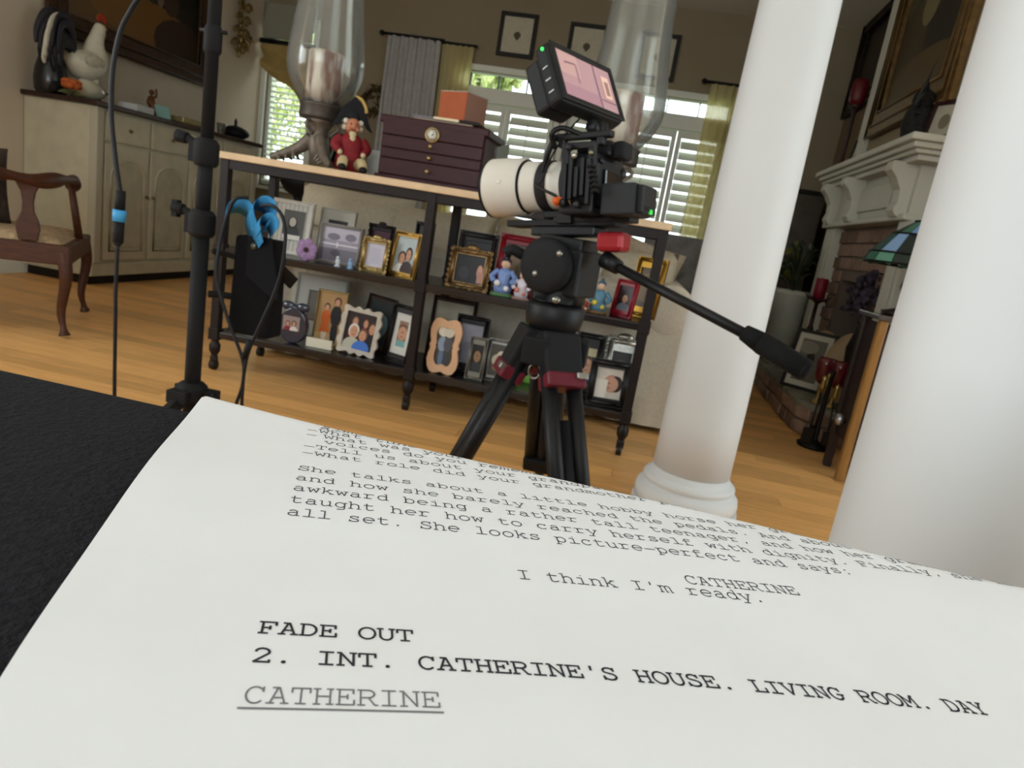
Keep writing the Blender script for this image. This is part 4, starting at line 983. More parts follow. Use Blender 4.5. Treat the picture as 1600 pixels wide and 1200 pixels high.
# ---- corner chair at the far left
cw = mat('432414', 0.45, 0, 0.35, 18, 0, 0, (1, 1, 6))
A_ = Vector((-2.40, 2.62, 0)); B_ = Vector((-2.75, 3.13, 0)); C_ = A_ + Vector((-.52, -.345, 0)); D_c = B_ + Vector((-.52, -.345, 0))
cen = (A_ + D_c) / 2
cc = thing('corner_chair', 'carved wooden chair with curved top rail and woven tan seat', 'chair', tuple(cen))
SEATM = mat('A88F70', 0.85, 0, 0.4, 40, 0.3)
q = MB()
for p0, p1 in ((A_, B_), (A_, C_), (B_, D_c), (C_, D_c)):
    d = (p1 - p0); M = T((p0 + p1) / 2 + Vector((0, 0, .365))) @ R3(0, 0, math.atan2(d.y, d.x)); q.box((0, 0, 0), (d.length + .03, .035, .085), M)
q.build('seat_rail', cw, cc, .006, world=True)
q = MB()
def seat(u, v):
    p = A_ + (B_ - A_) * u + (C_ - A_) * v
    e = (max(0, 1 - (2 * u - 1) ** 6) * max(0, 1 - (2 * v - 1) ** 6)) ** .5
    return Vector((p.x, p.y, .395 + .045 * e))
q.grid(seat, 16, 16); q.build('seat', SEATM, cc, world=True)
for p in (A_, B_, C_, D_c):
    i = p + (cen - p) * .04; o_ = (p - cen).normalized()
    pth = smooth_path([i + Vector((0, 0, .38)), i + o_ * .022 + Vector((0, 0, .27)), i - o_ * .004 + Vector((0, 0, .12)), i + o_ * .012 + Vector((0, 0, .045)), i + o_ * .02 + Vector((0, 0, .012))], 5)
    q = MB(); q.tube(pth, [.032 - .020 * min(1, k / 14) for k in range(15)] + [.013, .015, .018, .022, .024, .020], 10); q.build('leg', cw, cc, world=True)
cr_pts = [at(-60, 262, 2.25), at(0, 276, 2.36), at(60, 284, 2.50), at(98, 284, 2.72), at(114, 290, 2.98)]
cr_pts = [Vector((p.x, p.y, .665 + .01 * (k % 2))) for k, p in enumerate(cr_pts)]
q = MB(); cp = smooth_path(cr_pts, 6); q.tube(cp, [.026 + .008 * math.sin(k * .55) for k in range(len(cp))], 10); q.ball(cp[-1] + Vector((0, 0, -.015)), .036, 12); q.build('crest_rail', cw, cc, world=True)
def splat(p, w0, name):
    b = Vector((p.x, p.y, .41)); h = .25
    prof = [(.030, 0), (.040, .05), (.036, .08), (.020, .12), (.018, .16), (.024, .20), (.044, .245)]
    dirv = (A_ - C_).normalized(); ang = math.atan2(dirv.y, dirv.x)
    out = [(r * w0, z) for r, z in prof] + [(-r * w0, z) for r, z in prof[::-1]]
    q = MB(); q.prism(out, .018, T(b) @ R3(0, 0, ang)); q.build(name, cw, cc, .004, world=True)
splat(A_ + (C_ - A_) * .22, 1.1, 'splat'); splat(A_ + (C_ - A_) * .95, 1.1, 'splat')
q = MB(); pb = A_ + (B_ - A_) * .62; q.cyl((pb.x, pb.y, .40), (cp[-3].x, cp[-3].y, .655), .018, .015); q.build('arm_post', cw, cc, world=True)
o = cushion('chair_cushion', None, (0, 0, 0), (.36, .14, .34), mat('3A3029', 0.9, 0, 0.5, 30), R3(.2, 0, .6)); o.location = (-2.93, 2.62, .60); tag(o, 'dark patterned cushion on the carved wooden chair', 'cushion')

# ---- sideboard on the left wall
SX0, SX1, SY0, SY1, SZ = -3.845, -3.34, 3.86, 5.66, 1.118
PAINT = mat('B9B29A', 0.6, 0, 0.10, 12, 0.05); PAINTD = mat('A9A38C', 0.6, 0, 0.12, 12); TOPW = mat('33211B', 0.35, 0, 0.3, 14, 0, 0.2)
sb = thing('sideboard', 'tall pale painted sideboard with dark top along the left wall', 'sideboard', ((SX0 + SX1) / 2, (SY0 + SY1) / 2, 0))
q = MB(); q.span((SX0, SY0, .06), (SX1 - .018, SY1, SZ - .03)); q.build('carcass', PAINT, sb, .004, world=True)
q = MB(); q.span((SX0, SY0 - .03, SZ - .03), (SX1 + .03, SY1 + .03, SZ)); q.build('top', TOPW, sb, .006, world=True)
q = MB(); q.span((SX0, SY0 + .02, 0), (SX1 - .05, SY1 - .02, .06)); q.build('plinth', mat('1E1613', .6), sb, world=True)
q = MB(); q.span((SX0 + .01, SY0 - .012, .06), (SX1 - .005, SY0, .15)); q.span((SX1 - .02, SY0 - .01, .06), (SX1, SY1, .14)); q.build('base_moulding', PAINT, sb, .005, world=True)
for y_ in (SY0 + .028, SY1 - .028):
    q = MB(); q.span((SX1 - .05, y_ - .03, .14), (SX1 + .006, y_ + .03, SZ - .03)); q.build('pilaster', mat('ADA793', .55), sb, .008, world=True)
nd = 4; dw = (SY1 - SY0 - .14) / nd
for k in range(nd):
    y0 = SY0 + .07 + k * dw
    q = MB(); q.span((SX1 - .02, y0 + .012, .90), (SX1 - .002, y0 + dw - .012, SZ - .05)); dr = q.build('drawer', PAINT, sb, .004, world=True)
    q = MB(); q.ball((SX1 + .012, y0 + dw / 2, .985), .012, 10); q.build('knob', BRONZE, dr, world=True)
    q = MB(); q.span((SX1 - .02, y0 + .012, .16), (SX1 - .002, y0 + dw - .012, .88)); dr = q.build('door', PAINT, sb, .004, world=True)
    # raised arched panel
    hw = dw / 2 - .075; yc = y0 + dw / 2
    out = [(-hw, .24), (hw, .24), (hw, .68)] + [(hw * math.cos(a), .68 + .10 * math.sin(a)) for a in np.linspace(0.15, PI - .15, 12)] + [(-hw, .68)]
    q = MB(); q.prism(out, .010, T(SX1 + .006, yc, 0) @ R3(0, 0, PI / 2)); q.build('raised_panel', PAINTD, dr, .004, world=True)
    q = MB(); ol = [Vector((SX1 + .002, yc + a * 1.12, .52 + (b - .52) * 1.07)) for a, b in out]; q.tube(ol, .007, 6, closed=True); q.build('panel_moulding', PAINT, dr, world=True)
    q = MB(); q.ball((SX1 + .01, y0 + (.03 if k % 2 else dw - .03), .58), .011, 8); q.build('knob', BRONZE, dr, world=True)
# things on the sideboard
ZB = SZ + .001
vs = thing('black_vase', 'black glazed vase at left end of the sideboard', 'vase', (-3.68, atx(80, 112, -3.68).y, ZB))
q = MB(); q.lathe([(.075, 0), (.088, .02), (.092, .08), (.085, .14), (.070, .19), (.066, .21), (.058, .21), (.060, .18)], 24); q.build('body', mat('101116', .25), vs)
ro = thing('ceramic_rooster', 'large white ceramic rooster with black tail and red comb', 'figurine', (-3.60, atx(136, 100, -3.60).y, ZB), 0)
RW = mat('C9C4B0', .4, 0, 0.08, 30); RT = mat('25232A', .5, 0, .3, 40)
q = MB(); q.lathe([(.085, 0), (.09, .01), (.08, .03), (.05, .05)], 20); q.build('base', mat('4A4238', .6), ro)
q = MB(); pth = smooth_path([(0, -.15, .235), (0, -.08, .215), (0, .0, .21), (0, .055, .27), (0, .06, .35), (0, .085, .43), (0, .105, .475)], 4); q.tube(pth, [.03, .045, .058, .070, .080, .086, .090, .092, .094, .092, .088, .084, .078, .072, .066, .060, .054, .048, .043, .040, .038, .036, .034, .032, .026], 16)
for sx in (-1, 1): q.cyl((sx * .035, .02, .16), (sx * .035, .03, .03), .026, .010, 10)
q.build('body', RW, ro)
for sx in (-1, 1):
    q = MB(); q.ball((sx * .078, -.02, .235), .062, 14, 0, None, (.3, 1.35, .7)); q.build('wing', mat('B5AE9A', .5, 0, .3, 50), ro)
for k in range(13):
    t_ = k / 12; sx = ((k * 5) % 7 - 3) * .011
    up = .46 - .18 * t_; back = -.25 - .05 * math.sin(t_ * 3)
    pth = smooth_path([(sx * .4, -.11, .25), (sx, -.15, .25 + (up - .25) * .75), (sx * 1.3, -.20 - .02 * t_, up), (sx * 1.6, -.26, up - .03), (sx * 2, -.30 + .03 * t_, up - .12), (sx * 2, -.31 + .05 * t_, up - .20 + .06 * t_)], 4)
    q = MB(); n_ = len(pth); q.tube(pth, [.008 + .020 * math.sin(PI * min(1, i / (n_ - 1) * .92 + .06)) for i in range(n_)], 8, flat=.4); q.build('tail_feather', RW if k % 4 == 2 else RT, ro)
RC_ = mat('9A3418', .4)
q = MB()
for k in range(4): q.ball((0, .085 + .018 * k, .515 + .010 * math.sin(k * 1.1)), .017, 8, 0, None, (.5, 1, 1.4))
q.build('comb', RC_, ro)
q = MB(); q.ball((0, .135, .43), .02, 8, 0, None, (.6, .7, 1.5)); q.build('wattle', RC_, ro)
q = MB(); q.cyl((0, .125, .475), (0, .165, .462), .012, .002, 8); q.build('beak', mat('B07A2A', .4), ro)
gd = thing('white_gourd', 'shiny white ceramic gourd lying before the rooster', 'ornament', (-3.46, atx(142, 125, -3.46).y, ZB))
q = MB(); q.lathe([(.002, -.12), (.03, -.115), (.055, -.07), (.058, -.01), (.048, .05), (.030, .10), (.002, .118)], 20, T(0, 0, .058) @ R3(-PI / 2, 0, .1)); q.build('body', mat('B9B49E', .2, 0, 0, 20, 0, .4), gd)
q = MB(); q.tube([(0, .115, .06), (.002, .14, .066), (.006, .15, .075)], [.010, .007, .006], 8); q.build('stem', mat('5A4A30', .7), gd)
og = thing('orange_flower', 'orange silk flower between black vase and white gourd', 'flower', (-3.42, atx(112, 128, -3.42).y, ZB))
q = MB()
for k in range(12):
    a = 2 * PI * k / 12; q.ball((.03 * math.cos(a), .03 * math.sin(a), .05 + .02 * (k % 2)), .026, 8, 0, None, (1, 1, .7))
q.ball((0, 0, .06), .03, 10); q.build('petals', mat('A85424', .7, 0, .4, 50), og)
q = MB()
for k in range(5):
    a = 2 * PI * k / 5 + .4; q.tube(smooth_path([(0, 0, .01), (.03 * math.cos(a), .03 * math.sin(a), .014), (.07 * math.cos(a), .07 * math.sin(a), .004)], 3), [.004, .010, .014, .014, .010, .006, .002], 6, flat=.3)
q.build('leaves', mat('4E5230', .7), og)
fg = thing('bronze_figurine', 'small bronze figurine with raised arm under the large painting', 'figurine', (-3.66, atx(238, 125, -3.66).y, ZB))
q = MB(); q.lathe([(.05, 0), (.052, .012), (.03, .02)], 16); q.build('base', mat('3A281C', .4), fg)
q = MB(); q.tube(smooth_path([(0, 0, .018), (.01, .005, .07), (-.004, 0, .12), (0, 0, .165)], 4), [.034, .036, .034, .030, .026, .024, .026, .028, .030, .026, .018, .012, .010], 12); q.ball((0, 0, .185), .019, 12); q.tube(smooth_path([(.0, .022, .148), (.0, .05, .17), (0, .045, .215)], 4), [.010] * 4 + [.008] * 5, 8); q.tube(smooth_path([(.0, -.022, .148), (.012, -.045, .12), (.02, -.035, .09)], 4), [.010] * 4 + [.008] * 5, 8); q.build('body', mat('6A4226', .4, .5), fg)
q = MB(); q.box((0, 0, .025), (.14, .17, .05)); o = q.build('white_box', mat('BDBCB8', .6), None, .004); o.location = (-3.48, atx(214, 152, -3.48).y, ZB); tag(o, 'white box lying on sideboard under the painting', 'box')
q = MB(); q.prism([(-.05, 0), (.05, 0), (.05, .10), (-.05, .10)], .006, R3(0, 0, PI / 2 - .5) @ R3(-.5)); o = q.build('teal_card', mat('7FA59E', .6), None, .001); o.location = (-3.42, atx(258, 158, -3.42).y, ZB + .002); tag(o, 'pale teal greeting card leaning beside the white box', 'card')
for k, (yy, c, lb) in enumerate(((4.93, 'A8946A', 'gilt decorative tray with raised rim, on sideboard right of teal card'), )):
    tr = thing('gilt_tray', lb, 'tray', (-3.48, atx(276, 176, -3.48).y + .1, ZB)); q = MB(); q.box((0, 0, .01), (.22, .34, .02)); q.build('tray_bed', mat('6A5A3C', .5), tr, .003)
    q = MB()
    for sx in (-1, 1): q.box((sx * .105, 0, .03), (.012, .34, .035))
    for sy in (-1, 1): q.box((0, sy * .165, .03), (.21, .012, .035))
    q.build('rim', mat('9A8A60', .35, .5, .4, 60, .3), tr, .004)
ds = thing('covered_dish', 'black covered dish with spire knob at far end of sideboard', 'dish', (-3.50, 5.56, ZB))
q = MB(); q.lathe([(.06, 0), (.07, .008), (.105, .03), (.115, .045)], 24); q.build('dish', BLACK, ds)
q = MB(); q.lathe([(.116, .046), (.112, .06), (.09, .085), (.05, .10), (.012, .108), (.010, .125), (.014, .135), (.004, .165)], 24); q.build('lid', BLACK, ds)
for (yy, xx, lb) in ((5.12, -3.44, 'small clear glass cup, on sideboard just left of the stand pole'), (5.30, -3.46, 'small clear glass cup, on sideboard behind the stand pole')):
    gl = thing('glass_cup', lb, 'glass', (xx, yy, ZB)); q = MB(); q.lathe([(.022, .002), (.026, .0), (.036, .09), (.034, .09), (.024, .006), (.001, .004)], 18); q.build('bowl', GLASS, gl, fix=False)

# ---- landscape painting on the left wall
def flat_painting(root, w, h, M, base, layers, name='canvas'): return photo_mesh(w, h, base, layers, M, root, name)
pt = thing('landscape_painting', 'large dark landscape painting in brown frame above the sideboard', 'painting', (XL + .002, 4.77, 1.50))
MP = T(.035, 0, 0) @ R3(0, 0, PI / 2)
pw, ph = 1.60, 1.15
def molding(root, w, h, b, M, m_, nm='frame', d=.035):
    q = MB(); o = [(-w / 2, 0), (w / 2, 0), (w / 2, h), (-w / 2, h)]; i = [(-w / 2 + b, b), (w / 2 - b, b), (w / 2 - b, h - b), (-w / 2 + b, h - b)]
    i2 = [(-w / 2 + b * .45, b * .45), (w / 2 - b * .45, b * .45), (w / 2 - b * .45, h - b * .45), (-w / 2 + b * .45, h - b * .45)]
    q.prism(o, d, M @ T(0, -d + .0, 0), 0, i)
    for a, b_ in ((o, 1.0), (i2, .8), (i, .6)):
        pts = [M @ Vector((x, -d, z)) for x, z in [((x0 * (1 - .004)), z0) for x0, z0 in a]]; q.tube(pts, b * .09, 6, closed=True)
    return q.build(nm, m_, root)
molding(pt, pw, ph, .13, MP, mat('3E2B1C', .65, 0, .35, 30))
flat_painting(pt, pw - .26, ph - .26, MP @ T(0, -.006, .13), '1E1A12', [('e', .2, .1, 1.0, .5, '5A4222'), ('e', .55, .18, 1.2, .34, '6A4A22'), ('e', .85, .1, .7, .4, '33241A'), ('e', .30, .7, .9, .6, '181A14'), ('e', .85, .75, .7, .7, '15130F'), ('e', .56, .8, .35, .5, '4A4A38'), ('e', .52, .48, .10, .30, '7A6450'), ('e', .60, .50, .12, .34, '2A2A24'), ('e', .66, .46, .10, .26, '6A5A48'), ('e', .36, .42, .12, .2, '7A5A38'), ('e', .75, .4, .2, .2, '3A2A22')])
gs = thing('gilt_sconce', 'gilded carved scroll sconce hanging at far end of left wall', 'sconce', (XL + .03, 6.02, 1.84))
q = MB()
for sx in (-1, 1):
    for k in range(4):
        z0 = .08 + k * .11; r = .07 - .008 * k
        q.tube([(.02 + .01 * k % 2, sx * (.02 + r * (1 - t * .75) * math.cos(t * 7.5) * 1.0 + .03), z0 + r * (1 - t * .75) * math.sin(t * 7.5)) for t in np.linspace(0, 1, 22)], [.014 - .008 * t for t in np.linspace(0, 1, 22)], 7)
q.tube(smooth_path([(0.01, 0, 0), (.02, .01, .15), (.015, -.01, .32), (.02, 0, .50)], 5), .016, 8); q.build('scrollwork', mat('8A7448', .35, .85, .35, 40), gs)
q = MB(); q.tube(smooth_path([(.02, 0, .12), (.09, 0, .08), (.12, 0, .13)], 5), .008, 8); q.lathe([(.012, 0), (.030, .012), (.034, .02), (.014, .022), (.013, .05)], 14, T(.12, 0, .13)); q.build('candle_arm', mat('8A7448', .35, .85, .35, 40), gs)

# ---- drapes, swag, prints on the far wall
def drape(name, label, x0, x1, z0, z1, y_, m_, folds, amp=.03, cat='curtain', flare=0.0, group=None):
    q = MB()
    def f(u, v):
        z = z1 + (z0 - z1) * v; c = (x0 + x1) / 2; wv = (x1 - x0) * (1 + flare * v)
        return Vector((c + (u - .5) * wv, y_ + amp * math.sin(u * folds * 2 * PI + .4 * math.sin(v * 4)) * (.6 + .4 * v) + .006 * math.sin(u * 40 + v * 9), z))
    q.grid(f, folds * 10, 12); q.grid(lambda u, v: f(u, v) + Vector((0, .004, 0)), folds * 10, 12)
    root = thing(name, label, cat, ((x0 + x1) / 2, y_, z0), 0, group); q.build('fabric', m_, root, world=True, fix=False)
    q = MB(); q.cyl((x0 - .05, y_, z1 + .01), (x1 + .03, y_, z1 + .01), .012, n=10); q.ball((x0 - .06, y_, z1 + .01), .024, 10); q.build('rod', BLACK, root, world=True)
    return root
drape('grey_drape', 'dark grey pleated drape left of the shuttered windows', -2.60, -2.10, .03, 2.27, YF - .10, mat('A6A3A0', .9, 0, .1, 20), 6, .03, flare=.15)
drape('sheer_curtain', 'pale sheer curtain panel glowing beside the dark grey drape', -2.09, -1.80, .05, 2.26, YF - .075, SHEER, 5, .02, flare=-.1)
drape('sheer_curtain', 'pale sheer curtain panel beside the tall white column', .29, .62, .05, 2.22, YF - .075, SHEER, 5, .02, flare=-.1)
def swag(u, v):
    x = -3.82 + .48 * u
    top = 2.06; bot = 1.86 - .38 * u ** 1.6 - .04 * math.sin(u * PI * 2)
    return Vector((x, YF - .09 - .03 * math.sin(v * PI * 3 + u * 2) * (1 - .3 * u), top + (bot - top) * v))
sw = thing('swag_valance', 'tan draped swag over the narrow blind window', 'curtain', (-3.6, YF - .1, 1.5))
q = MB(); q.grid(swag, 24, 16); q.build('swag', mat('A8905A', .85, 0, .15, 12), sw, world=True, fix=False)
q = MB(); q.cyl((-3.84, YF - .09, 2.085), (-3.30, YF - .09, 2.085), .022, n=12); q.build('rod', BLACK, sw, world=True)
q = MB(); q.span((-3.81, YF - .10, 2.11), (-3.33, YF - .07, 2.42)); q.build('shade_box', mat('8E8C7C', .8), sw, .01, world=True)
def print_frame(label, x0, z0, w_, h):
    r_ = thing('framed_print', label, 'picture', (x0 + w_ / 2, YF - .004, z0), 0, 'small framed prints above the far windows'); b = .035
    q = MB(); o = [(-w_ / 2, 0), (w_ / 2, 0), (w_ / 2, h), (-w_ / 2, h)]; i = [(-w_ / 2 + b, b), (w_ / 2 - b, b), (w_ / 2 - b, h - b), (-w_ / 2 + b, h - b)]; q.prism(o, .025, T(0, -.026, 0), 0, i); q.build('frame', mat('1C1714', .5), r_, .003)
    photo_mesh(w_ - 2 * b, h - 2 * b, 'B5AE98', [('e', .5, .5, .22, .2, '57503C'), ('e', .5, .47, .12, .22, '4A4430')], T(0, -.012, b), r_, 'print')
print_frame('small black framed print left of the camera monitor', -1.61, 2.235, .335, .365)
print_frame('small black framed print half hidden behind the camera monitor', -.985, 2.215, .335, .365)
print_frame('small black framed print right of the second glass lamp', -.365, 2.20, .335, .375)
wr = thing('dried_wreath', 'dark gold dried wreath on far wall left of the grey drape', 'wreath', (-2.68, YF - .03, 1.62))
q = MB(); rr = random.Random(3)
for k in range(46):
    a = 2 * PI * k / 46; r = .10 + rr.uniform(-.02, .02); p0 = Vector((r * math.cos(a), 0, .08 + r * math.sin(a))); q.tube(smooth_path([p0, p0 + Vector((rr.uniform(-.05, .05), -.03, rr.uniform(-.05, .05))), p0 + Vector((rr.uniform(-.09, .09), -.03, rr.uniform(-.09, .09)))], 3), [.004, .007, .010, .012, .009, .005, .002], 5, flat=.4)
o = q.build('dried_leaves', mat('4A3D20', .7, .2, .4, 40), wr, fix=False); tag(o, kind='stuff')
q = MB(); q.tube([(.10 * math.cos(t), 0, .08 + .10 * math.sin(t)) for t in np.linspace(0, 2 * PI, 24, endpoint=False)], .012, 6, closed=True); q.build('ring', mat('3A2E1A', .8), wr)

bwp = at(468, 286, 5.0)
bp_ = thing('black_bowl_stand', 'black bowl on a slim black pedestal seen just under console top', 'stand', (bwp.x, 5.0, 0))
q = MB(); q.lathe([(.14, 0), (.15, .015), (.03, .04), (.022, .10), (.022, bwp.z - .14), (.04, bwp.z - .10)], 20); q.build('pedestal', BLACK, bp_)
q = MB(); q.lathe([(.04, bwp.z - .10), (.10, bwp.z - .07), (.14, bwp.z - .01), (.145, bwp.z + .02), (.13, bwp.z + .02), (.09, bwp.z - .05), (.001, bwp.z - .07)], 24); q.build('bowl', BLACK, bp_)

# ================================================================== fireplace on the right
BX, MX, MY0, MY1, MZ = 1.17, 1.0, 3.28, 4.97, 1.445        # breast face, mantel front, mantel ends and top
BR0, BR1 = 3.40, 4.60                                      # chimney breast
fp = thing('fireplace', 'brick fireplace with white moulded mantel on the right wall', 'fireplace', (BX, (MY0 + MY1) / 2, 0))
MW = mat('B9B7AA', 0.5, 0, .03, 4)
q = MB(); q.span((BX, BR0 - .02, MZ - .02), (XR - .002, 4.72, ZC - .002)); q.build('chimney_breast', mat('8A7B62', .9), fp, world=True)
q = MB(); q.span((BX - .03, 4.585, MZ), (BX, 4.725, ZC - .002)); tag(q.build('corner_trim', MW, fp, .003, world=True), 'white trim strip')
q = MB()
for k, (dx, za, zb) in enumerate(((0, MZ - .03, MZ), (.022, MZ - .055, MZ - .03), (.040, MZ - .075, MZ - .055), (.062, MZ - .10, MZ - .075))):
    q.span((MX + dx, MY0 + dx, za), (XR - .004, MY1 - dx, zb))
q.build('mantel_shelf', MW, fp, .006, world=True)
# frieze with curved brackets at both ends and a raised centre panel
q = MB(); q.span((BX - .05, MY0 + .16, 1.13), (XR - .004, MY1 - .16, MZ - .10)); q.build('frieze', MW, fp, .004, world=True)
q = MB(); q.span((BX - .062, MY0 + .45, 1.17), (BX - .05, MY1 - .45, 1.30)); q.build('frieze_panel', MW, fp, .006, world=True)
q = MB(); q.span((BX - .08, MY0 + .12, 1.10), (XR - .004, MY1 - .12, 1.13)); q.build('architrave', MW, fp, .008, world=True)
cor = [(0, .24), (-.11, .24), (-.115, .20), (-.085, .17), (-.055, .12), (-.05, .07), (-.065, .03), (-.045, .0), (0, 0)]
for yy in (MY0 + .20, (MY0 + MY1) / 2 + .1, MY1 - .30):
    q = MB(); q.prism([(x, z) for x, z in cor], .10, T(BX - .045, yy, 1.115)); q.build('corbel', MW, fp, .006, world=True)
for ya, yb in ((MY0 + .06, MY0 + .24), (MY1 - .36, MY1 - .16)):
    q = MB(); q.span((BX - .055, ya, .18), (XR - .004, yb, 1.10)); q.span((BX - .068, ya - .012, .18), (XR - .004, yb + .012, .32)); q.span((BX - .062, ya + .04, .38), (BX - .055, yb - .04, 1.04)); q.build('pilaster', MW, fp, .004, world=True)
# brick surround: courses of single bricks around the firebox opening
MORT = mat('6E6258', .95); BRK = mat('826A5C', .9, 0, .35, 20, .3, 0, None, .35)
q = MB(); by0_, by1_ = MY0 + .36, MY1 - .36; fy0, fy1, fz1 = by0_ + .18, by1_ - .18, .80
q.span((BX + .004, by0_, .18), (XR - .004, fy0, 1.10)); q.span((BX + .004, fy1, .18), (XR - .004, by1_, 1.10)); q.span((BX + .004, fy0, fz1), (XR - .004, fy1, 1.10)); bw = q.build('brick_surround', MORT, fp, world=True)
q = MB(); q.span((XR - .03, fy0, .18), (XR - .004, fy1, fz1)); q.build('firebox_back', mat('15110F', .95), fp, world=True)
bp = None
ch_ = .0755; z = .18; row = 0
while z + .07 < 1.10:
    yy = by0_ + (0 if row % 2 else -.105)
    while yy < by1_ - .02:
        a = max(by0_, yy + .006); b = min(by1_, yy + .205)
        if z < fz1 - .01:
            segs = [(a, min(b, fy0)), (max(a, fy1), b)]
        else: segs = [(a, b)]
        for a2, b2 in segs:
            if b2 - a2 < .035: continue
            if bp is None:
                m_ = MB(); m_.box((0, 0, 0), (.024, 1, .064)); o = m_.build('brick', BRK, bw); bp = o
            else: o = copy_part(bp, bw)
            o.matrix_basis = WM(bw).inverted() @ (T(BX + .002 + .002 * math.sin(row * 3 + yy * 9), (a2 + b2) / 2, z + .036) @ Matrix.Diagonal((1, b2 - a2, 1, 1)))
        yy += .211
    z += ch_; row += 1
# raised stone hearth with a chamfered near corner
hx0, hz = .955, .17
he = thing('stone_hearth', 'raised stone hearth along the fireplace with rough block front', 'hearth', (1.1, 4.4, 0))
outl = [(1.165, 3.52), (hx0 + .12, 3.52), (hx0, 3.72), (hx0, 5.12), (XR - .01, 5.12), (XR - .01, 3.52)]
q = MB(); V = [(x, y_, .0) for x, y_ in outl] + [(x, y_, hz - .035) for x, y_ in outl]; n = len(outl); q.add(V, [tuple(range(n - 1, -1, -1)), tuple(range(n, 2 * n))] + [(i, (i + 1) % n, n + (i + 1) % n, n + i) for i in range(n)]); q.build('core', MORT, he, world=True)
ST = mat('8A7264', .92, 0, .35, 14, .5, 0, None, .5); STG = mat('828070', .9, 0, .25, 14, .4, 0, None, .4)
rr = random.Random(11)
def stone_run(p0, p1, z0, z1, wmin, wmax):
    p0 = Vector((*p0, 0)); p1 = Vector((*p1, 0)); L = (p1 - p0).length; d = (p1 - p0) / L; nrm = Vector((-d.y, d.x, 0)); s = 0
    ang = math.atan2(d.y, d.x)
    while s < L - .02:
        w_ = rr.uniform(wmin, wmax)
        if L - s - w_ < wmin * .7: w_ = L - s
        c = p0 + d * (s + w_ / 2)
        q = MB(); h = z1 - z0
        q.box((0, 0, 0), (w_ - .008, .05, h - .006)); o = q.build('stone', ST, he, .010, seg=2)
        o.matrix_basis = WM(he).inverted() @ (T(c.x, c.y, (z0 + z1) / 2) @ R3(rr.uniform(-.05, .05), 0, ang + rr.uniform(-.04, .04)) @ T(0, rr.uniform(-.008, .008), 0))
        s += w_
stone_run((hx0, 5.12), (hx0, 3.72), 0, .075, .13, .24); stone_run((hx0, 5.12), (hx0, 3.72), .075, .145, .14, .26)
stone_run((hx0, 3.72), (hx0 + .12, 3.52), 0, .075, .09, .13); stone_run((hx0, 3.72), (hx0 + .12, 3.52), .075, .145, .1, .14)
stone_run((hx0 + .12, 3.52), (XR - .03, 3.52), 0, .145, .09, .15)
# flagstones of the hearth top
cuts = [3.50, 3.78, 4.06, 4.42, 4.80, 5.13]
for k in range(5):
    y0_, y1_ = cuts[k] + .006, cuts[k + 1] - .006
    xs = [(hx0 - .025, XR - .012)]
    for xa, xb in xs:
        pl = [(xa + (.12 if k == 0 else 0), y0_), (xb, y0_), (xb, y1_), (xa, y1_)]
        if k == 0: pl = [(xa + .135, y0_), (xb, y0_), (xb, y1_), (xa, y1_), (xa, y0_ + .21)]
        q = MB(); V = [(x, y_, hz - .035) for x, y_ in pl] + [(x, y_, hz) for x, y_ in pl]; n = len(pl)
        q.add(V, [tuple(range(n - 1, -1, -1)), tuple(range(n, 2 * n))] + [(i, (i + 1) % n, n + (i + 1) % n, n + i) for i in range(n)]); q.build('flagstone', STG, he, .006, world=True)
# overmantel painting
op = thing('framed_landscape', 'gold framed dark oil painting over the mantel', 'painting', (BX - .002, 3.98, MZ + .17))
MO = T(-.001, 0, 0) @ R3(0, 0, -PI / 2)
molding(op, 1.12, 1.0, .12, MO, mat('6A5230', .4, .4, .4, 30))
flat_painting(op, .88, .76, MO @ T(0, -.008, .12), '221A14', [('e', .5, .8, 1.4, .6, '4A4632'), ('e', .3, .4, .7, .7, '3A3020'), ('e', .7, .45, .6, .7, '1A1612'), ('e', .5, .12, 1.3, .35, '4E3E24'), ('e', .42, .62, .3, .3, '6A6040')])
# dark painting on the wall beyond the fireplace
dp = thing('dark_painting', 'very dark painting on wall beyond the fireplace', 'painting', (XR - .002, 5.93, 2.08)); molding(dp, 1.0, .74, .10, MO, mat('241A14', .45, 0, .3, 20)); flat_painting(dp, .8, .54, MO @ T(0, -.008, .10), '17110E', [('e', .4, .5, .6, .5, '2A1E16'), ('e', .7, .4, .4, .4, '201812')])
# low dark wall shelf beyond the mantel
ws = thing('dark_cabinet', 'dark wooden cabinet against far right wall beyond the mantel', 'cabinet', (1.05, 6.1, 0))
q = MB(); q.box((0, 0, .70), (.44, .66, 1.38)); q.build('body', mat('4A4138', .5, 0, .3, 10), ws, .006)
q = MB(); q.box((0, 0, 1.40), (.50, .72, .03)); q.build('top', DARKWOOD, ws, .004)
for sy in (-1, 1):
    q = MB(); q.box((-.224, sy * .16, .66), (.012, .29, 1.2)); d_ = q.build('door', mat('3E352D', .5, 0, .3, 10), ws, .004); q = MB(); q.ball((-.238, sy * .03, .70), .012, 8); q.build('knob', BRONZE, d_)
q = MB(); q.box((0, 0, .01), (.40, .62, .02)); q.build('plinth', DARKWOOD, ws)
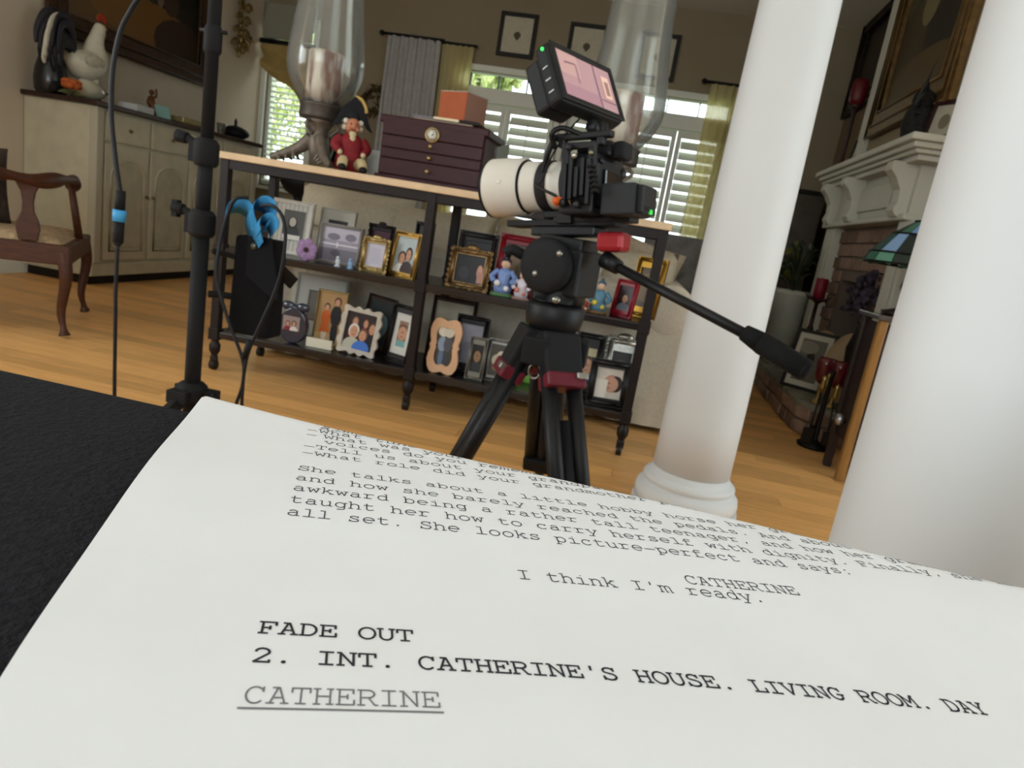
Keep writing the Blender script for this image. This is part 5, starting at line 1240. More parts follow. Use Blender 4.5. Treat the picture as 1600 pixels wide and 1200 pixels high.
# on the mantel
rc = thing('red_pillar_lamp', 'red glass candle lamp on a dark stem on far mantel end', 'candle lamp', (1.10, 4.82, MZ + .001))
q = MB(); q.lathe([(.05, 0), (.055, .012), (.02, .03), (.012, .06), (.012, .36), (.03, .385), (.045, .40)], 18); q.build('stand', mat('2A1814', .45), rc)
q = MB(); q.lathe([(.038, .40), (.048, .43), (.052, .48), (.046, .53), (.040, .55)], 20); q.build('shade', mat('4E0E10', .4), rc)
sf = thing('photo_frame', 'small black framed photo standing on far end of mantel', 'picture frame', (1.13, 4.66, MZ + .001), -PI / 2 + .35)
q = MB(); MF = R3(-.15); q.prism([(-.07, 0), (.07, 0), (.07, .19), (-.07, .19)], .015, MF, 0, [(-.05, .02), (.05, .02), (.05, .17), (-.05, .17)]); q.build('frame', FB, sf, .002)
photo_mesh(.102, .152, 'A09A88', [('e', .5, .4, .4, .5, '4A463C')], MF @ T(0, .006, .019), sf)
q = MB(); q.box((0, .012, .095), (.12, .003, .17), MF); q.build('backing', BLACK, sf)
mp_ = thing('owl_ornament', 'dark feathered bird ornament on near end of mantel', 'ornament', (1.09, 3.56, MZ + .001))
q = MB(); q.lathe([(.04, 0), (.055, .02), (.068, .08), (.060, .13), (.042, .16)], 16); q.ball((0, 0, .185), .048, 14); q.build('body', mat('23211F', .8, 0, .5, 60, .5), mp_)
q = MB()
for sy in (-1, 1): q.cyl((-.005, sy * .025, .215), (-.01, sy * .034, .255), .012, .002, 8)
q.build('ear_tufts', mat('23211F', .8), mp_)
for k in range(7):
    a = 2.2 + k * .28; q = MB(); q.tube(smooth_path([(0, 0, .06), (.03 * math.cos(a), .09 * math.sin(a * .6) - .08, .12 + .01 * k), (.05 * math.cos(a), -.16, .05 + .045 * k)], 4), [.006, .010, .014, .016, .016, .013, .010, .006, .002], 6, flat=.3); q.build('plume', mat('2B2A2A', .7), mp_)
wf = thing('photo_frame', 'pale framed photo behind dark bird ornament on the mantel', 'picture frame', (1.13, 3.40, MZ + .001), -PI / 2 + .5)
q = MB(); q.prism([(-.08, 0), (.08, 0), (.08, .17), (-.08, .17)], .015, MF, 0, [(-.06, .02), (.06, .02), (.06, .15), (-.06, .15)]); q.build('frame', mat('2A1616', .4), wf, .002)
photo_mesh(.122, .132, '9A9484', [('e', .5, .45, .4, .5, '6A6454')], MF @ T(0, .006, .019), wf); q = MB(); q.box((0, .012, .085), (.14, .003, .15), MF); q.build('backing', BLACK, wf)
# on the hearth
HZ = hz + .001
def along(px, py, X): return atx(px, py, X)
# tall iron candle holder with red candle
cd = thing('candle_holder', 'tall dark iron floor candle holder by the mantel leg', 'candle holder', (1.06, 4.36, HZ))
q = MB(); q.lathe([(.07, 0), (.075, .01), (.03, .025), (.012, .05), (.011, .30), (.020, .32), (.011, .34), (.011, .47), (.03, .485), (.055, .49), (.055, .497), (.02, .499)], 16); q.build('stem', mat('35191A', .4, .4), cd)
q = MB()
for k in range(6):
    a = 2 * PI * k / 6; q.cyl((.05 * math.cos(a), .05 * math.sin(a), .493), (.075 * math.cos(a), .075 * math.sin(a), .520), .006, .002, 6)
q.build('crown', mat('35191A', .4, .4), cd)
rcd = thing('red_candle', 'dark red pillar candle on the tall iron holder', 'candle', (1.06, 4.36, HZ + .50)); q = MB(); q.lathe([(.033, 0), (.035, .002), (.035, .115), (.030, .12), (.01, .114)], 20); q.build('wax', mat('6E1020', .4), rcd); q = MB(); q.cyl((0, 0, .112), (.001, 0, .128), .0015, n=5); q.build('wick', BLACK, rcd)
# potted plant in white pot
pp = thing('potted_plant', 'dark leafy plant in a tall white pot by the mantel leg', 'plant', (1.03, 4.92, HZ))
q = MB(); q.lathe([(.075, 0), (.085, .01), (.115, .46), (.125, .48), (.125, .51), (.11, .51), (.105, .47)], 22); q.build('pot', mat('A5A597', .6), pp)
q = MB(); q.lathe([(.106, .48), (.001, .485)], 18); q.build('soil', mat('2A2018', .95), pp)
rr = random.Random(5)
for k in range(34):
    a = rr.uniform(0, 2 * PI); h = rr.uniform(.10, .34); r = rr.uniform(.05, .17)
    if math.cos(a) * r > .12: a += PI
    q = MB(); q.tube(smooth_path([(0, 0, .48), (r * .4 * math.cos(a), r * .4 * math.sin(a), .48 + h * .7), (r * .9 * math.cos(a), r * .9 * math.sin(a), .48 + h), (r * 1.2 * math.cos(a), r * 1.2 * math.sin(a), .48 + h * .9)], 3), [.003, .003, .004, .010, .020, .026, .028, .024, .014, .003][:10], 6, flat=.18); q.build('leaf', mat(rr.choice(('22301C', '2B3A20', '5A5A28')), .55), pp)
# framed black and white photo leaning on the hearth
bf = thing('photo_frame', 'black framed photo with white mat standing on the hearth', 'picture frame', (1.0, 4.02, HZ), -.62)
q = MB(); MF2 = R3(-.22); q.prism([(-.115, 0), (.115, 0), (.115, .34), (-.115, .34)], .018, MF2, 0, [(-.095, .02), (.095, .02), (.095, .32), (-.095, .32)]); q.build('frame', FB, bf, .003)
q = MB(); q.prism([(-.097, .018), (.097, .018), (.097, .322), (-.097, .322)], .003, MF2 @ T(0, .006, 0), 0, [(-.07, .05), (.07, .05), (.07, .29), (-.07, .29)]); q.build('mat_board', mat('B5B2A4', .8), bf)
photo_mesh(.142, .242, '5E5C54', person(.5, .05, .8, '1B1A1A', '9A968C') + [('e', .3, .8, .5, .3, '7A786E')], MF2 @ T(0, .0085, .049), bf); q = MB(); q.box((0, .014, .17), (.21, .004, .32), MF2); q.build('backing', BLACK, bf)
q = MB(); q.tube([(0, .06, .20), (0, .13, .003)], .005, 6); q.build('strut', BLACK, bf)
def oval_plate(label, px, py, X, Y, rx, rz, yaw, lean):
    r_ = thing('oval_plate', label, 'plate', (X, Y, HZ), yaw)
    q = MB(); M = R3(-lean) @ T(0, 0, rz) @ R3(PI / 2)
    q.lathe([(.001, -.006), (.55, -.006), (.72, -.004), (1, .012), (1, .018), (.72, .004), (.5, 0), (.001, 0)], 36, M @ Matrix.Diagonal((rx, rz, 1, 1))); q.build('plate_body', mat('A08A6C', .5, 0, .15, 8), r_)
    q = MB(); rr = random.Random(int(px))
    for k in range(7): 
        a = -.6 + k * .2; q.tube([M @ Vector((rx * .1 * k - rx * .3, -rz * .35, -.009)), M @ Vector((rx * .08 * k - rx * .22, rz * (.0 + .05 * (k % 3)), -.010)), M @ Vector((rx * .1 * k - rx * .25, rz * .35 - rz * .03 * k, -.009))], .0035, 5)
    q.build('painted_sprig', mat('4A4A38', .6), r_)
    q = MB(); q.box((0, .05, .02), (.10, .10, .02)); q.cyl((0, .09, .02), (0, .05 + lean * .3, .22), .006, n=6); q.build('easel', DARKWOOD, r_)
oval_plate('large beige oval plate with dark sprig, behind the red goblets', 1310, 490, 1.115, 3.76, .12, .19, -.75, .2)
oval_plate('beige oval plate behind the black framed hearth photo', 1230, 520, 1.09, 4.25, .11, .17, -.75, .3)
def goblet(label, px, py, Y, X):
    r_ = thing('red_goblet', label, 'goblet', (X, Y, HZ), 0, 'red glass goblets on the hearth')
    q = MB(); q.lathe([(.036, 0), (.036, .005), (.012, .015), (.008, .03), (.008, .09), (.014, .10)], 18); q.build('stem', mat('9A8450', .3, .7), r_)
    q = MB(); q.lathe([(.012, .10), (.032, .115), (.040, .14), (.042, .20), (.046, .235), (.043, .235), (.038, .14), (.001, .12)], 20); q.build('bowl', mat('5A0C18', .2, 0, 0, 20, 0, .5), r_)
goblet('red glass goblet on gilt stem, left one of the hearth pair', 1295, 540, 3.70, 1.02)
goblet('red glass goblet on gilt stem, right one of the hearth pair', 1322, 540, 3.64, 1.075)
# dried flowers in a dark urn
ur = thing('dried_flowers', 'bunch of dusky purple dried flowers in a dark urn', 'flowers', (1.20, 3.90 - .12, HZ))
q = MB(); q.lathe([(.05, 0), (.055, .02), (.03, .05), (.07, .16), (.085, .30), (.06, .40), (.07, .43), (.05, .43)], 20); q.build('urn', mat('1B1714', .5), ur)
q = MB(); rr = random.Random(9)
for k in range(240):
    a = rr.uniform(0, 2 * PI); e = rr.uniform(-.3, 1.5); r = rr.uniform(.10, .19)
    c = Vector((r * math.cos(a) * math.cos(e) * .62 - .03, r * math.sin(a) * math.cos(e) * 1.1, .52 + r * math.sin(e) * .9)); q.ball(c, rr.uniform(.010, .02), 6)
for k in range(8): q.tube([(0, 0, .40), (.04 * math.cos(k) - .02, .08 * math.sin(k), .55)], .004, 5)
tag(q.build('blossoms', mat('3A323C', .9, 0, .5, 30), ur, fix=False), kind='stuff')
# fire tools and the tall wooden clock-like cabinet beside the near column
fx = thing('fire_tools', 'brass handled fireplace tools leaning in a dark stand', 'fire tools', (.985, 3.43, 0))
fx.location = (.985, 3.43, 0)
q = MB(); q.lathe([(.075, 0), (.08, .015), (.02, .03), (.010, .05), (.010, .36), (.016, .38)], 16); q.build('stand', mat('1B1715', .4, .6), fx)
for k, (dx, dy, h) in enumerate(((-.045, -.02, .36), (.045, -.03, .33), (0, .05, .37))):
    q = MB(); q.cyl((dx * 1.0, dy, .04), (dx * .7, dy * .7, h - .09), .005, n=8); q.box((dx, dy, .06), (.05, .012, .07)); t_ = q.build('shovel' if k == 0 else 'brush' if k == 1 else 'poker', mat('2A2624', .4, .6), fx); q = MB(); q.lathe([(.006, 0), (.013, .03), (.009, .06), (.012, .075), (.003, .085)], 10, T(dx * .7, dy * .7, h - .09)); q.build('handle', mat('A08850', .3, .85), t_)

# ================================================================== the video rig
CF = mat('0E0F11', .5, 0, .2, 60); RUB = mat('111113', .75); MET = mat('2A2B2E', .4, .6); REDC = mat('8E1B22', .4, .2); DRED = mat('5E1826', .45)
tx, ty = -.137, 1.30
tp = thing('tripod', 'black video tripod with dark red leg clamps and fluid head', 'tripod', (tx, ty, 0))
for (dx, dy) in ((-.25, -.10), (.005, .40), (.215, -.34)):
    d2 = Vector((dx, dy, 0)); dn = d2.normalized(); tan = Vector((-dn.y, dn.x, 0))
    top = Vector((tx, ty, .585)) + dn * .045; foot = Vector((tx, ty, .012)) + d2
    ax = (foot - top); L = ax.length; ax.normalize(); out = ax.cross(tan).normalized()
    if out.dot(dn) < 0: out = -out
    at_ = lambda s, t=0, o=0: top + ax * s + tan * t + out * o
    MX_ = Matrix((tan, out, ax)).transposed().to_4x4()
    q = MB()
    for t in (-.025, .025): q.cyl(at_(.02, t), at_(.36, t), .015, n=16)
    lg = q.build('leg', CF, tp, world=True)
    q = MB(); q.box((0, 0, .008), (.076, .05, .085), T(top) @ MX_, 0, .95); q.build('leg_bracket', RUB, lg, .006, world=True)
    q = MB(); q.box((0, .004, .058), (.078, .048, .028), T(top) @ MX_); tag(q.build('clamp', DRED, lg, .005, world=True), 'dark red leg clamp')
    q = MB(); q.box((.028, .03, .052), (.022, .010, .012), T(top) @ MX_); q.build('clamp_lever', SILVER, lg, .002, world=True)
    q = MB(); q.cyl(at_(.13, 0), at_(L - .04, 0), .0115, n=14); q.build('inner_tube', MET, lg, world=True)
    q = MB(); q.box((0, 0, .36), (.078, .042, .04), T(top) @ MX_); q.build('lower_clamp', RUB, lg, .005, world=True)
    q = MB(); q.cyl(at_(L - .06, 0), at_(L, 0), .018, .026, n=14); q.build('foot', RUB, lg, world=True)
q = MB(); q.lathe([(.030, .555), (.050, .565), (.058, .585), (.058, .61), (.046, .622)], 20, T(tx, ty, 0)); 
for a in (0.2, 2.3, 4.4): q.box((.05 * math.cos(a), .05 * math.sin(a), .585), (.05, .05, .05), T(tx, ty, 0))
q.build('spider', RUB, tp, .003, world=True)
q = MB(); q.lathe([(.040, .62), (.052, .628), (.055, .645), (.055, .665), (.050, .672)], 28, T(tx, ty, 0)); q.build('bowl', CF, tp, world=True)
q = MB(); q.tube([Vector((tx - .012, ty - .062, .548)) + Vector((.011 * math.cos(t), 0, .014 * math.sin(t))) for t in np.linspace(0, 2 * PI, 14, endpoint=False)], .0022, 6, closed=True); q.build('bag_ring', SILVER, tp, world=True)
q = MB(); q.cyl((tx + .004, ty - .05, .683), (tx + .004, ty - .06, .683), .007, n=12); q.build('bubble_level', SILVER, tp, world=True)
# fluid head, aimed like the camera
FA = Vector((-.925, .375, 0)).normalized(); PITCH_ = math.radians(8)
FWD = FA * math.cos(PITCH_) + Vector((0, 0, -math.sin(PITCH_))); RGT = FA.cross(Vector((0, 0, 1))).normalized(); UPV = RGT.cross(FWD).normalized()
def basis_m(o, x, y, z): return T(o) @ Matrix((x, y, z)).transposed().to_4x4()
H0 = basis_m((tx, ty, .735), RGT, FA, Vector((0, 0, 1)))       # local: X right of the camera, Y forward, Z up; the near side is -X
q = MB(); q.lathe([(.050, -.063), (.052, -.058), (.052, -.035), (.044, -.03)], 28, H0); q.box((.0, -.005, -.002), (.085, .105, .085), H0); q.box((.0, -.005, .045), (.07, .09, .03), H0); hd = q.build('head', CF, tp, .008, world=True)
q = MB(); q.lathe([(.046, 0), (.050, .006), (.050, .022), (.040, .028), (.020, .030)], 32, H0 @ T(-.042, .004, .005) @ R3(0, -PI / 2)); q.build('tilt_drum', RUB, hd, world=True)
q = MB(); q.lathe([(.040, 0), (.046, .006), (.046, .02), (.036, .026)], 32, H0 @ T(.042, .004, .005) @ R3(0, PI / 2)); q.build('tilt_drum', RUB, hd, world=True)
for (y_, z) in ((.016, -.012), (-.026, .030)):
    q = MB(); q.ball((0, 0, 0), .006, 10, 0, H0 @ T(-.070, y_, z)); q.build('screw', SILVER, hd, world=True)
q = MB(); q.tube([H0 @ Vector(p) for p in ((-.05, .05, .012), (-.065, .075, .022), (-.07, .085, .012))], [.010, .010, .013], 8); q.build('lock_lever', RUB, hd, world=True)
H1 = basis_m((tx, ty, .735), RGT, FWD, UPV)
q = MB(); q.box((0, -.01, .068), (.062, .13, .016), H1); q.build('plate_holder', MET, hd, .003, world=True)
q = MB(); q.box((0, .0, .083), (.05, .225, .012), H1); q.build('quick_release_plate', BLACK, hd, .002, world=True)
q = MB(); q.box((-.012, -.105, .050), (.045, .05, .034), H1); tag(q.build('release_lever', REDC, hd, .008, world=True), 'red anodised lever block')
pA = at(966, 418, 1.24); pB = at(1180, 530, 1.10); pC = at(1258, 578, 1.055)
q = MB(); q.cyl(at(945, 405, 1.26), pA, .016, .013, n=14); q.cyl(pA, pB, .0085, n=14); ph_ = q.build('pan_handle', BLACKM, tp, world=True)
q = MB(); dAB = (pC - pB).normalized(); q.cyl(pB - dAB * .02, pB + dAB * .012, .013, .017, n=16); q.cyl(pB + dAB * .012, pC, .0175, .0165, n=18); q.cyl(pC, pC + dAB * .006, .0165, .012, n=18)
q.build('grip', mat('121312', .85, 0, .15, 80, .3), ph_, world=True)

# camera body, lens, rig
OC = at(934, 283, 1.28)
CM = basis_m(OC, RGT, FWD, UPV)
ca = thing('video_camera', 'black mirrorless camera in a cage with long off-white lens', 'camera', tuple(OC))
BODY = mat('0C0C0E', .55, 0, .2, 80, .1)
q = MB(); q.box((0, 0, -.005), (.125, .052, .092), CM); q.build('body', BODY, ca, .012, world=True)
q = MB(); q.box((.052, .022, -.008), (.03, .05, .085), CM); q.build('grip', RUB, ca, .012, world=True)
q = MB(); q.box((0, -.005, .052), (.055, .065, .03), CM, 0, .75); q.build('viewfinder_hump', BODY, ca, .008, world=True)
q = MB(); q.box((0, -.045, .048), (.042, .022, .03), CM); q.build('eyecup', RUB, ca, .006, world=True)
q = MB(); q.box((.0, -.029, -.012), (.07, .008, .052), CM); q.build('rear_screen', mat('0A0B0D', .15), ca, .002, world=True)
for k, (x, z, r) in enumerate(((.048, .018, .009), (.048, -.008, .012), (.048, -.032, .005), (-.044, .026, .005), (-.05, .026, .004))):
    q = MB(); q.lathe([(r, 0), (r, .003), (r * .7, .0045)], 12, CM @ T(x, -.026, z) @ R3(PI / 2)); q.build('button', MET, ca, world=True)
for x in (-.05, .045):
    q = MB(); q.lathe([(.013, 0), (.013, .010), (.011, .012)], 18, CM @ T(x, .004, .040)); q.build('dial', MET, ca, world=True)
# cage
q = MB()
for y_ in (-.022, .028):
    q.box((-.071, y_, -.004), (.009, .014, .112), CM)
q.box((-.071, .003, .048), (.010, .06, .012), CM); q.box((-.071, .003, -.056), (.010, .06, .012), CM); q.box((0, .003, .050), (.146, .018, .009), CM); q.box((.072, .003, -.004), (.008, .03, .112), CM); q.box((0, .003, -.058), (.15, .055, .012), CM)
cg = q.build('cage', BLACKM, ca, .002, world=True)
for k in range(5):
    q = MB(); q.box((-.078, -.020 + .011 * k, -.012 + .008 * (k % 2)), (.008, .007, .075 - .012 * (k % 3)), CM); q.build('cable_clamp', BLACKM, cg, .002, world=True)
q = MB(); q.ball((0, 0, 0), .0055, 10, 0, CM @ T(-.082, .006, .030)); q.build('screw', mat('B5B5AE', .25, .9), cg, world=True)
q = MB(); q.ball((0, 0, 0), .0045, 10, 0, CM @ T(-.078, -.022, .034)); q.build('screw', mat('7E7C60', .3, .8), cg, world=True)
for k in range(6):
    q = MB(); q.tube([CM @ Vector((-.080 - .003 * (k % 2), -.030 + .002 * k, -.030 + .008 * k)), CM @ Vector((-.084, -.036 + .002 * k, -.026 + .008 * k)), CM @ Vector((-.080, -.044 + .002 * k, -.030 + .008 * k))], .0032, 6); q.build('strap_rib', RUB, cg, world=True)
for (y_, z, r) in ((.024, -.046, .007), (-.004, -.050, .006), (.016, .044, .006)):
    q = MB(); q.lathe([(r, 0), (r, .009), (r * .6, .011)], 12, CM @ T(-.078, y_, z) @ R3(0, -PI / 2)); q.build('thumb_screw', MET, cg, world=True)
q = MB(); q.box((-.04, .012, .070), (.016, .11, .012), CM); q.box((-.04, .052, .060), (.014, .014, .016), CM); q.box((-.04, -.022, .060), (.014, .014, .016), CM); q.build('top_rail', BLACKM, ca, .003, world=True)
# battery and recorder block behind the body
q = MB(); q.box((-.03, -.070, -.040), (.075, .062, .052), CM); bt = q.build('battery_block', mat('1D1F21', .6), ca, .004, world=True)
q = MB(); q.box((-.03, -.106, -.040), (.060, .014, .046), CM); q.build('battery', mat('0E0F10', .5), bt, .003, world=True)
q = MB(); q.box((-.026, -.1135, -.058), (.012, .002, .008), CM); g_ = q.build('status_light', mat('3AC84A', .5, 0, 0, 20, 0, 0, None, 0, .6), bt, world=True)
for k in range(4):
    q = MB(); q.box((-.052 + .009 * k, -.1135, -.054), (.004, .0015, .008), CM); q.build('key', MET, bt, world=True)
# lens
LM = CM @ T(0, .026, -.006) @ R3(-PI / 2)        # local Z runs forward along the lens
LWm = mat('C9C3B8', .45, 0, .03, 20); 
q = MB(); q.lathe([(.036, 0), (.040, .004), (.040, .040), (.043, .043), (.043, .062)], 40, LM); ln = q.build('lens_barrel', LWm, ca, world=True)
q = MB(); q.lathe([(.0445, .058), (.0455, .060), (.0455, .078), (.0445, .080)], 40, LM); q.build('focus_ring', mat('1B191C', .7), ln, world=True)
q = MB(); q.lathe([(.0412, .018), (.0418, .019), (.0418, .030), (.0412, .031)], 40, LM); q.build('rear_ring', mat('1B191C', .7), ln, world=True)
q = MB(); q.lathe([(.043, .079), (.045, .085), (.046, .108), (.047, .112)], 40, LM); q.build('front_barrel', LWm, ln, world=True)
q = MB(); q.lathe([(.0475, .112), (.048, .113), (.048, .116), (.0475, .117)], 40, LM); q.build('hood_ring', BLACK, ln, world=True)
q = MB(); q.lathe([(.050, .116), (.0535, .122), (.0545, .186), (.0550, .191), (.052, .192), (.050, .130)], 44, LM, cap=False); hd_ = q.build('lens_hood', LWm, ln, world=True)
q = MB(); q.lathe([(.0555, .1895), (.0560, .192), (.0555, .195), (.052, .195), (.051, .192)], 44, LM, cap=False); q.build('hood_rim', BLACK, hd_, world=True)
q = MB(); q.lathe([(.048, .118), (.001, .121)], 32, LM, cap=False); q.build('front_glass', mat('0A0C12', .05), ln, world=True)
q = MB(); q.box((-.0535, .150, .004), (.003, .010, .008), CM @ T(0, .026, -.006)); q.build('hood_button', LWm, hd_, .002, world=True)
q = MB(); q.box((0, .060, -.058), (.026, .085, .014), CM); q.box((0, .05, -.048), (.02, .03, .02), CM); q.build('lens_foot', BLACKM, ca, .003, world=True)
q = MB(); q.box((0, .0, -.068), (.042, .15, .010), CM); q.box((-.022, .05, -.066), (.01, .03, .02), CM); q.build('base_plate', BLACKM, ca, .002, world=True)
zf = (CM @ Vector((0, .0, -.073)))
q = MB(); tgt = H1 @ Vector((0, .0, .089)); q.box(tuple((zf + tgt) / 2), (.04, .04, max(.01, abs(zf.z - tgt.z) + .004))); q.build('riser', BLACKM, ca, .002, world=True)
# cables with an orange plug
def cable(name, px, r, m_, parent, Ys, n=6):
    pts = [at(x, y_, Y_) for (x, y_), Y_ in zip(px, Ys)]
    q = MB(); q.tube(smooth_path(pts, n), r, 8); return q.build(name, m_, parent, world=True)
cable('monitor_cable', [(905, 186), (880, 215), (858, 252), (846, 283), (838, 287)], .0016, BLACK, ca, (1.30, 1.27, 1.25, 1.24, 1.245))
cable('plug_lead', [(838, 288), (850, 297), (868, 306), (878, 316)], .0028, BLACKM, ca, (1.245, 1.225, 1.215, 1.215))
po = at(873, 315, 1.212); q = MB(); q.ball(tuple(po), .0092, 14, 0, None, (1.1, .8, .9)); q.cyl(po + Vector((-.004, -.006, 0)), po + Vector((-.004, -.012, 0)), .006, n=14); tag(q.build('plug', mat('C4561C', .5), ca, world=True), 'bright orange cable plug')
cable('loop_cable', [(868, 232), (862, 210), (880, 200), (915, 212), (935, 205)], .0045, BLACKM, ca, (1.26, 1.25, 1.25, 1.25, 1.27))
cable('side_cable', [(850, 268), (856, 240), (868, 212)], .005, BLACKM, ca, (1.27, 1.26, 1.26))
# monitor on the hot shoe
psi = math.radians(57); wv = Vector((math.cos(psi), math.sin(psi), 0)); nv_ = Vector((math.sin(psi), -math.cos(psi), 0)); tt = math.radians(31)
N_m = nv_ * math.cos(tt) + Vector((0, 0, math.sin(tt))); Z_m = Vector((0, 0, 1)) * math.cos(tt) - nv_ * math.sin(tt)
SC_ = at(918, 130, 1.29)
MM = basis_m(SC_, wv, -N_m, Z_m)                 # local X along the screen, Y into the case, Z up the screen
mo = thing('camera_monitor', 'small black camera monitor showing a pinkish picture above camera', 'monitor', tuple(SC_))
q = MB(); q.box((0, .016, 0), (.182, .034, .112), MM); q.build('case', mat('0E0F10', .6), mo, .010, world=True, seg=3)
q = MB(); q.prism([(-.089, -.054), (.089, -.054), (.089, .054), (-.089, .054)], .004, MM @ T(0, -.004, 0), 0, [(-.077, -.043), (.077, -.043), (.077, .043), (-.077, .043)]); q.build('bezel', mat('101113', .45), mo, .002, world=True)
scr = bpy.data.materials.new('screen_picture'); scr.use_nodes = True; nt = scr.node_tree; b = nt.nodes['Principled BSDF']; b.inputs['Base Color'].default_value = (.01, .01, .012, 1); b.inputs['Roughness'].default_value = .2; b.inputs['Emission Strength'].default_value = .8
tcn = nt.nodes.new('ShaderNodeTexCoord'); sp = nt.nodes.new('ShaderNodeSeparateXYZ'); rp = nt.nodes.new('ShaderNodeValToRGB'); nt.links.new(tcn.outputs['Generated'], sp.inputs[0]); nt.links.new(sp.outputs['X'], rp.inputs[0]); e = rp.color_ramp.elements; e[0].color = (*lin('B48E88'), 1); e[1].color = (*lin('A98382'), 1); nt.links.new(rp.outputs[0], b.inputs['Emission Color'])
lay = {'A': 'B9928C', 'B': '7A5A62', 'C': 'C7A094', 'D': '9A7880', 'E': '8A6A70'}
def smat(h):
    m_ = mat(h, .25, 0, 0, 20, 0, 0, None, 0, .55); return m_
q = MB(); mats_ = [smat('A48184')]
def sq(P, c):
    global mats_
    mats_.append(smat(c)); q.add([(x, -.0016 - .0002 * len(mats_), z) for x, z in P], [tuple(range(len(P)))], len(mats_) - 1, MM)
q.add([(-.077, -.0016, -.043), (.077, -.0016, -.043), (.077, -.0016, .043), (-.077, -.0016, .043)], [(0, 1, 2, 3)], 0, MM)
sq([(-.077, .0), (-.02, .0), (-.02, .043), (-.077, .043)], 'B08C88'); sq([(.025, -.043), (.029, -.043), (.029, .043), (.025, .043)], '6E5460'); sq([(.03, -.026), (.077, -.026), (.077, -.023), (.03, -.023)], '7C5E68'); sq([(-.06, .02), (-.03, .024), (-.03, .027), (-.06, .024)], '7A5C62'); sq([(-.03, -.01), (-.026, -.01), (-.026, .026), (-.03, .026)], '8A6A72')
sq([(.045, -.018), (.066, -.018), (.066, .026), (.045, .026)], 'D0AE9C'); sq([(.050, -.012), (.062, -.012), (.062, .016), (.050, .016)], '8E6E68'); sq([(-.077, -.043), (.02, -.043), (.02, -.02), (-.077, -.02)], '9A757E')
o = q.build('screen', mats_, mo, world=True, fix=False)
q = MB(); q.box((-.045, .050, .0), (.07, .034, .092), MM); q.build('battery', mat('121314', .6), mo, .006, world=True)
for k in range(3):
    q = MB(); q.box((-.0915, .016, .012 - .022 * k), (.002, .011, .0022), MM); q.build('button', mat('8A8A88', .4, .5), mo, world=True)
q = MB(); q.ball((-.0925, .012, .044), .0032, 8, 0, MM); q.build('power_light', mat('40E060', .5, 0, 0, 20, 0, 0, None, 0, 1.6), mo, world=True)
mb_ = MM @ Vector((.02, .016, -.056)); hs = CM @ Vector((0, .0, .062))
q = MB(); q.tube(smooth_path([hs, hs + Vector((0, 0, .03)), mb_ + Vector((0, 0, -.015)), mb_], 4), .010, 10); q.ball(tuple((hs + mb_) / 2), .018, 12); q.build('mount_arm', BLACKM, mo, world=True)
q = MB(); q.cyl((hs + mb_) / 2 + Vector((0, -.015, 0)), (hs + mb_) / 2 + Vector((-.01, -.035, .004)), .009, .011, n=12); q.build('mount_knob', MET, mo, world=True)

# ---- stand at the left with the pouch and the cables
sx_, sy_ = -.945, 1.40
ls = thing('light_stand', 'black telescopic stand pole with two collars rising out of frame', 'stand', (sx_, sy_, 0))
q = MB(); q.cyl((0, 0, .18), (0, 0, .70), .0175, n=18); q.build('lower_tube', RUB, ls)
q = MB(); q.cyl((0, 0, .69), (0, 0, .87), .0155, n=18); q.build('middle_tube', RUB, ls)
q = MB(); q.cyl((0, 0, .86), (0, 0, 1.75), .0135, n=18); q.build('upper_tube', RUB, ls)
for z, rr_, nm, nk in ((.845, .026, 'collar', 0), (.695, .028, 'collar', 1), (1.07, .018, 'sleeve', 2)):
    q = MB(); q.lathe([(rr_ * .8, z - .030), (rr_, z - .022), (rr_, z + .018), (rr_ * .72, z + .028)], 20); 
    if nk < 2: q.box((-.018, 0, z - .004), (.03, .032, .040))
    co = q.build(nm, RUB, ls, .002)
    if nk < 2:
        zk = z + .022; q = MB(); q.cyl((-.02, 0, z + .012), (-.046, 0, zk), .009, n=10); q.cyl((-.046, 0, zk), (-.070, 0, zk + .003), .012, .014, n=12)
        if nk: q.box((-.064, 0, zk), (.014, .016, .036))
        q.build('knob', RUB, co, .001)
q = MB(); q.cyl((-.03, 0, 1.085), (.03, 0, 1.085), .004, n=8); q.build('cross_pin', BLACKM, ls)
q = MB(); q.lathe([(.022, .29), (.034, .295), (.034, .325), (.024, .335)], 18)
for a in (.35, 2.45, 4.5): q.box((.034 * math.cos(a), .034 * math.sin(a), .305), (.05, .03, .03), R3(0, 0, 0))
q.build('leg_collar', RUB, ls, .003)
for a in (.35, 2.45, 4.5):
    q = MB(); q.box((0, 0, 0), (.030, .016, .56), T(.045 * math.cos(a) + .21 * math.cos(a), .045 * math.sin(a) + .21 * math.sin(a), .155) @ R3(0, 0, a) @ R3(0, math.radians(-58))); q.build('leg', BLACKM, ls, .002)
q = MB(); q.tube([(.05, -.005, .30), (.062, -.008, .318), (.066, -.008, .305)], .007, 6); q.build('hook', RUB, ls)
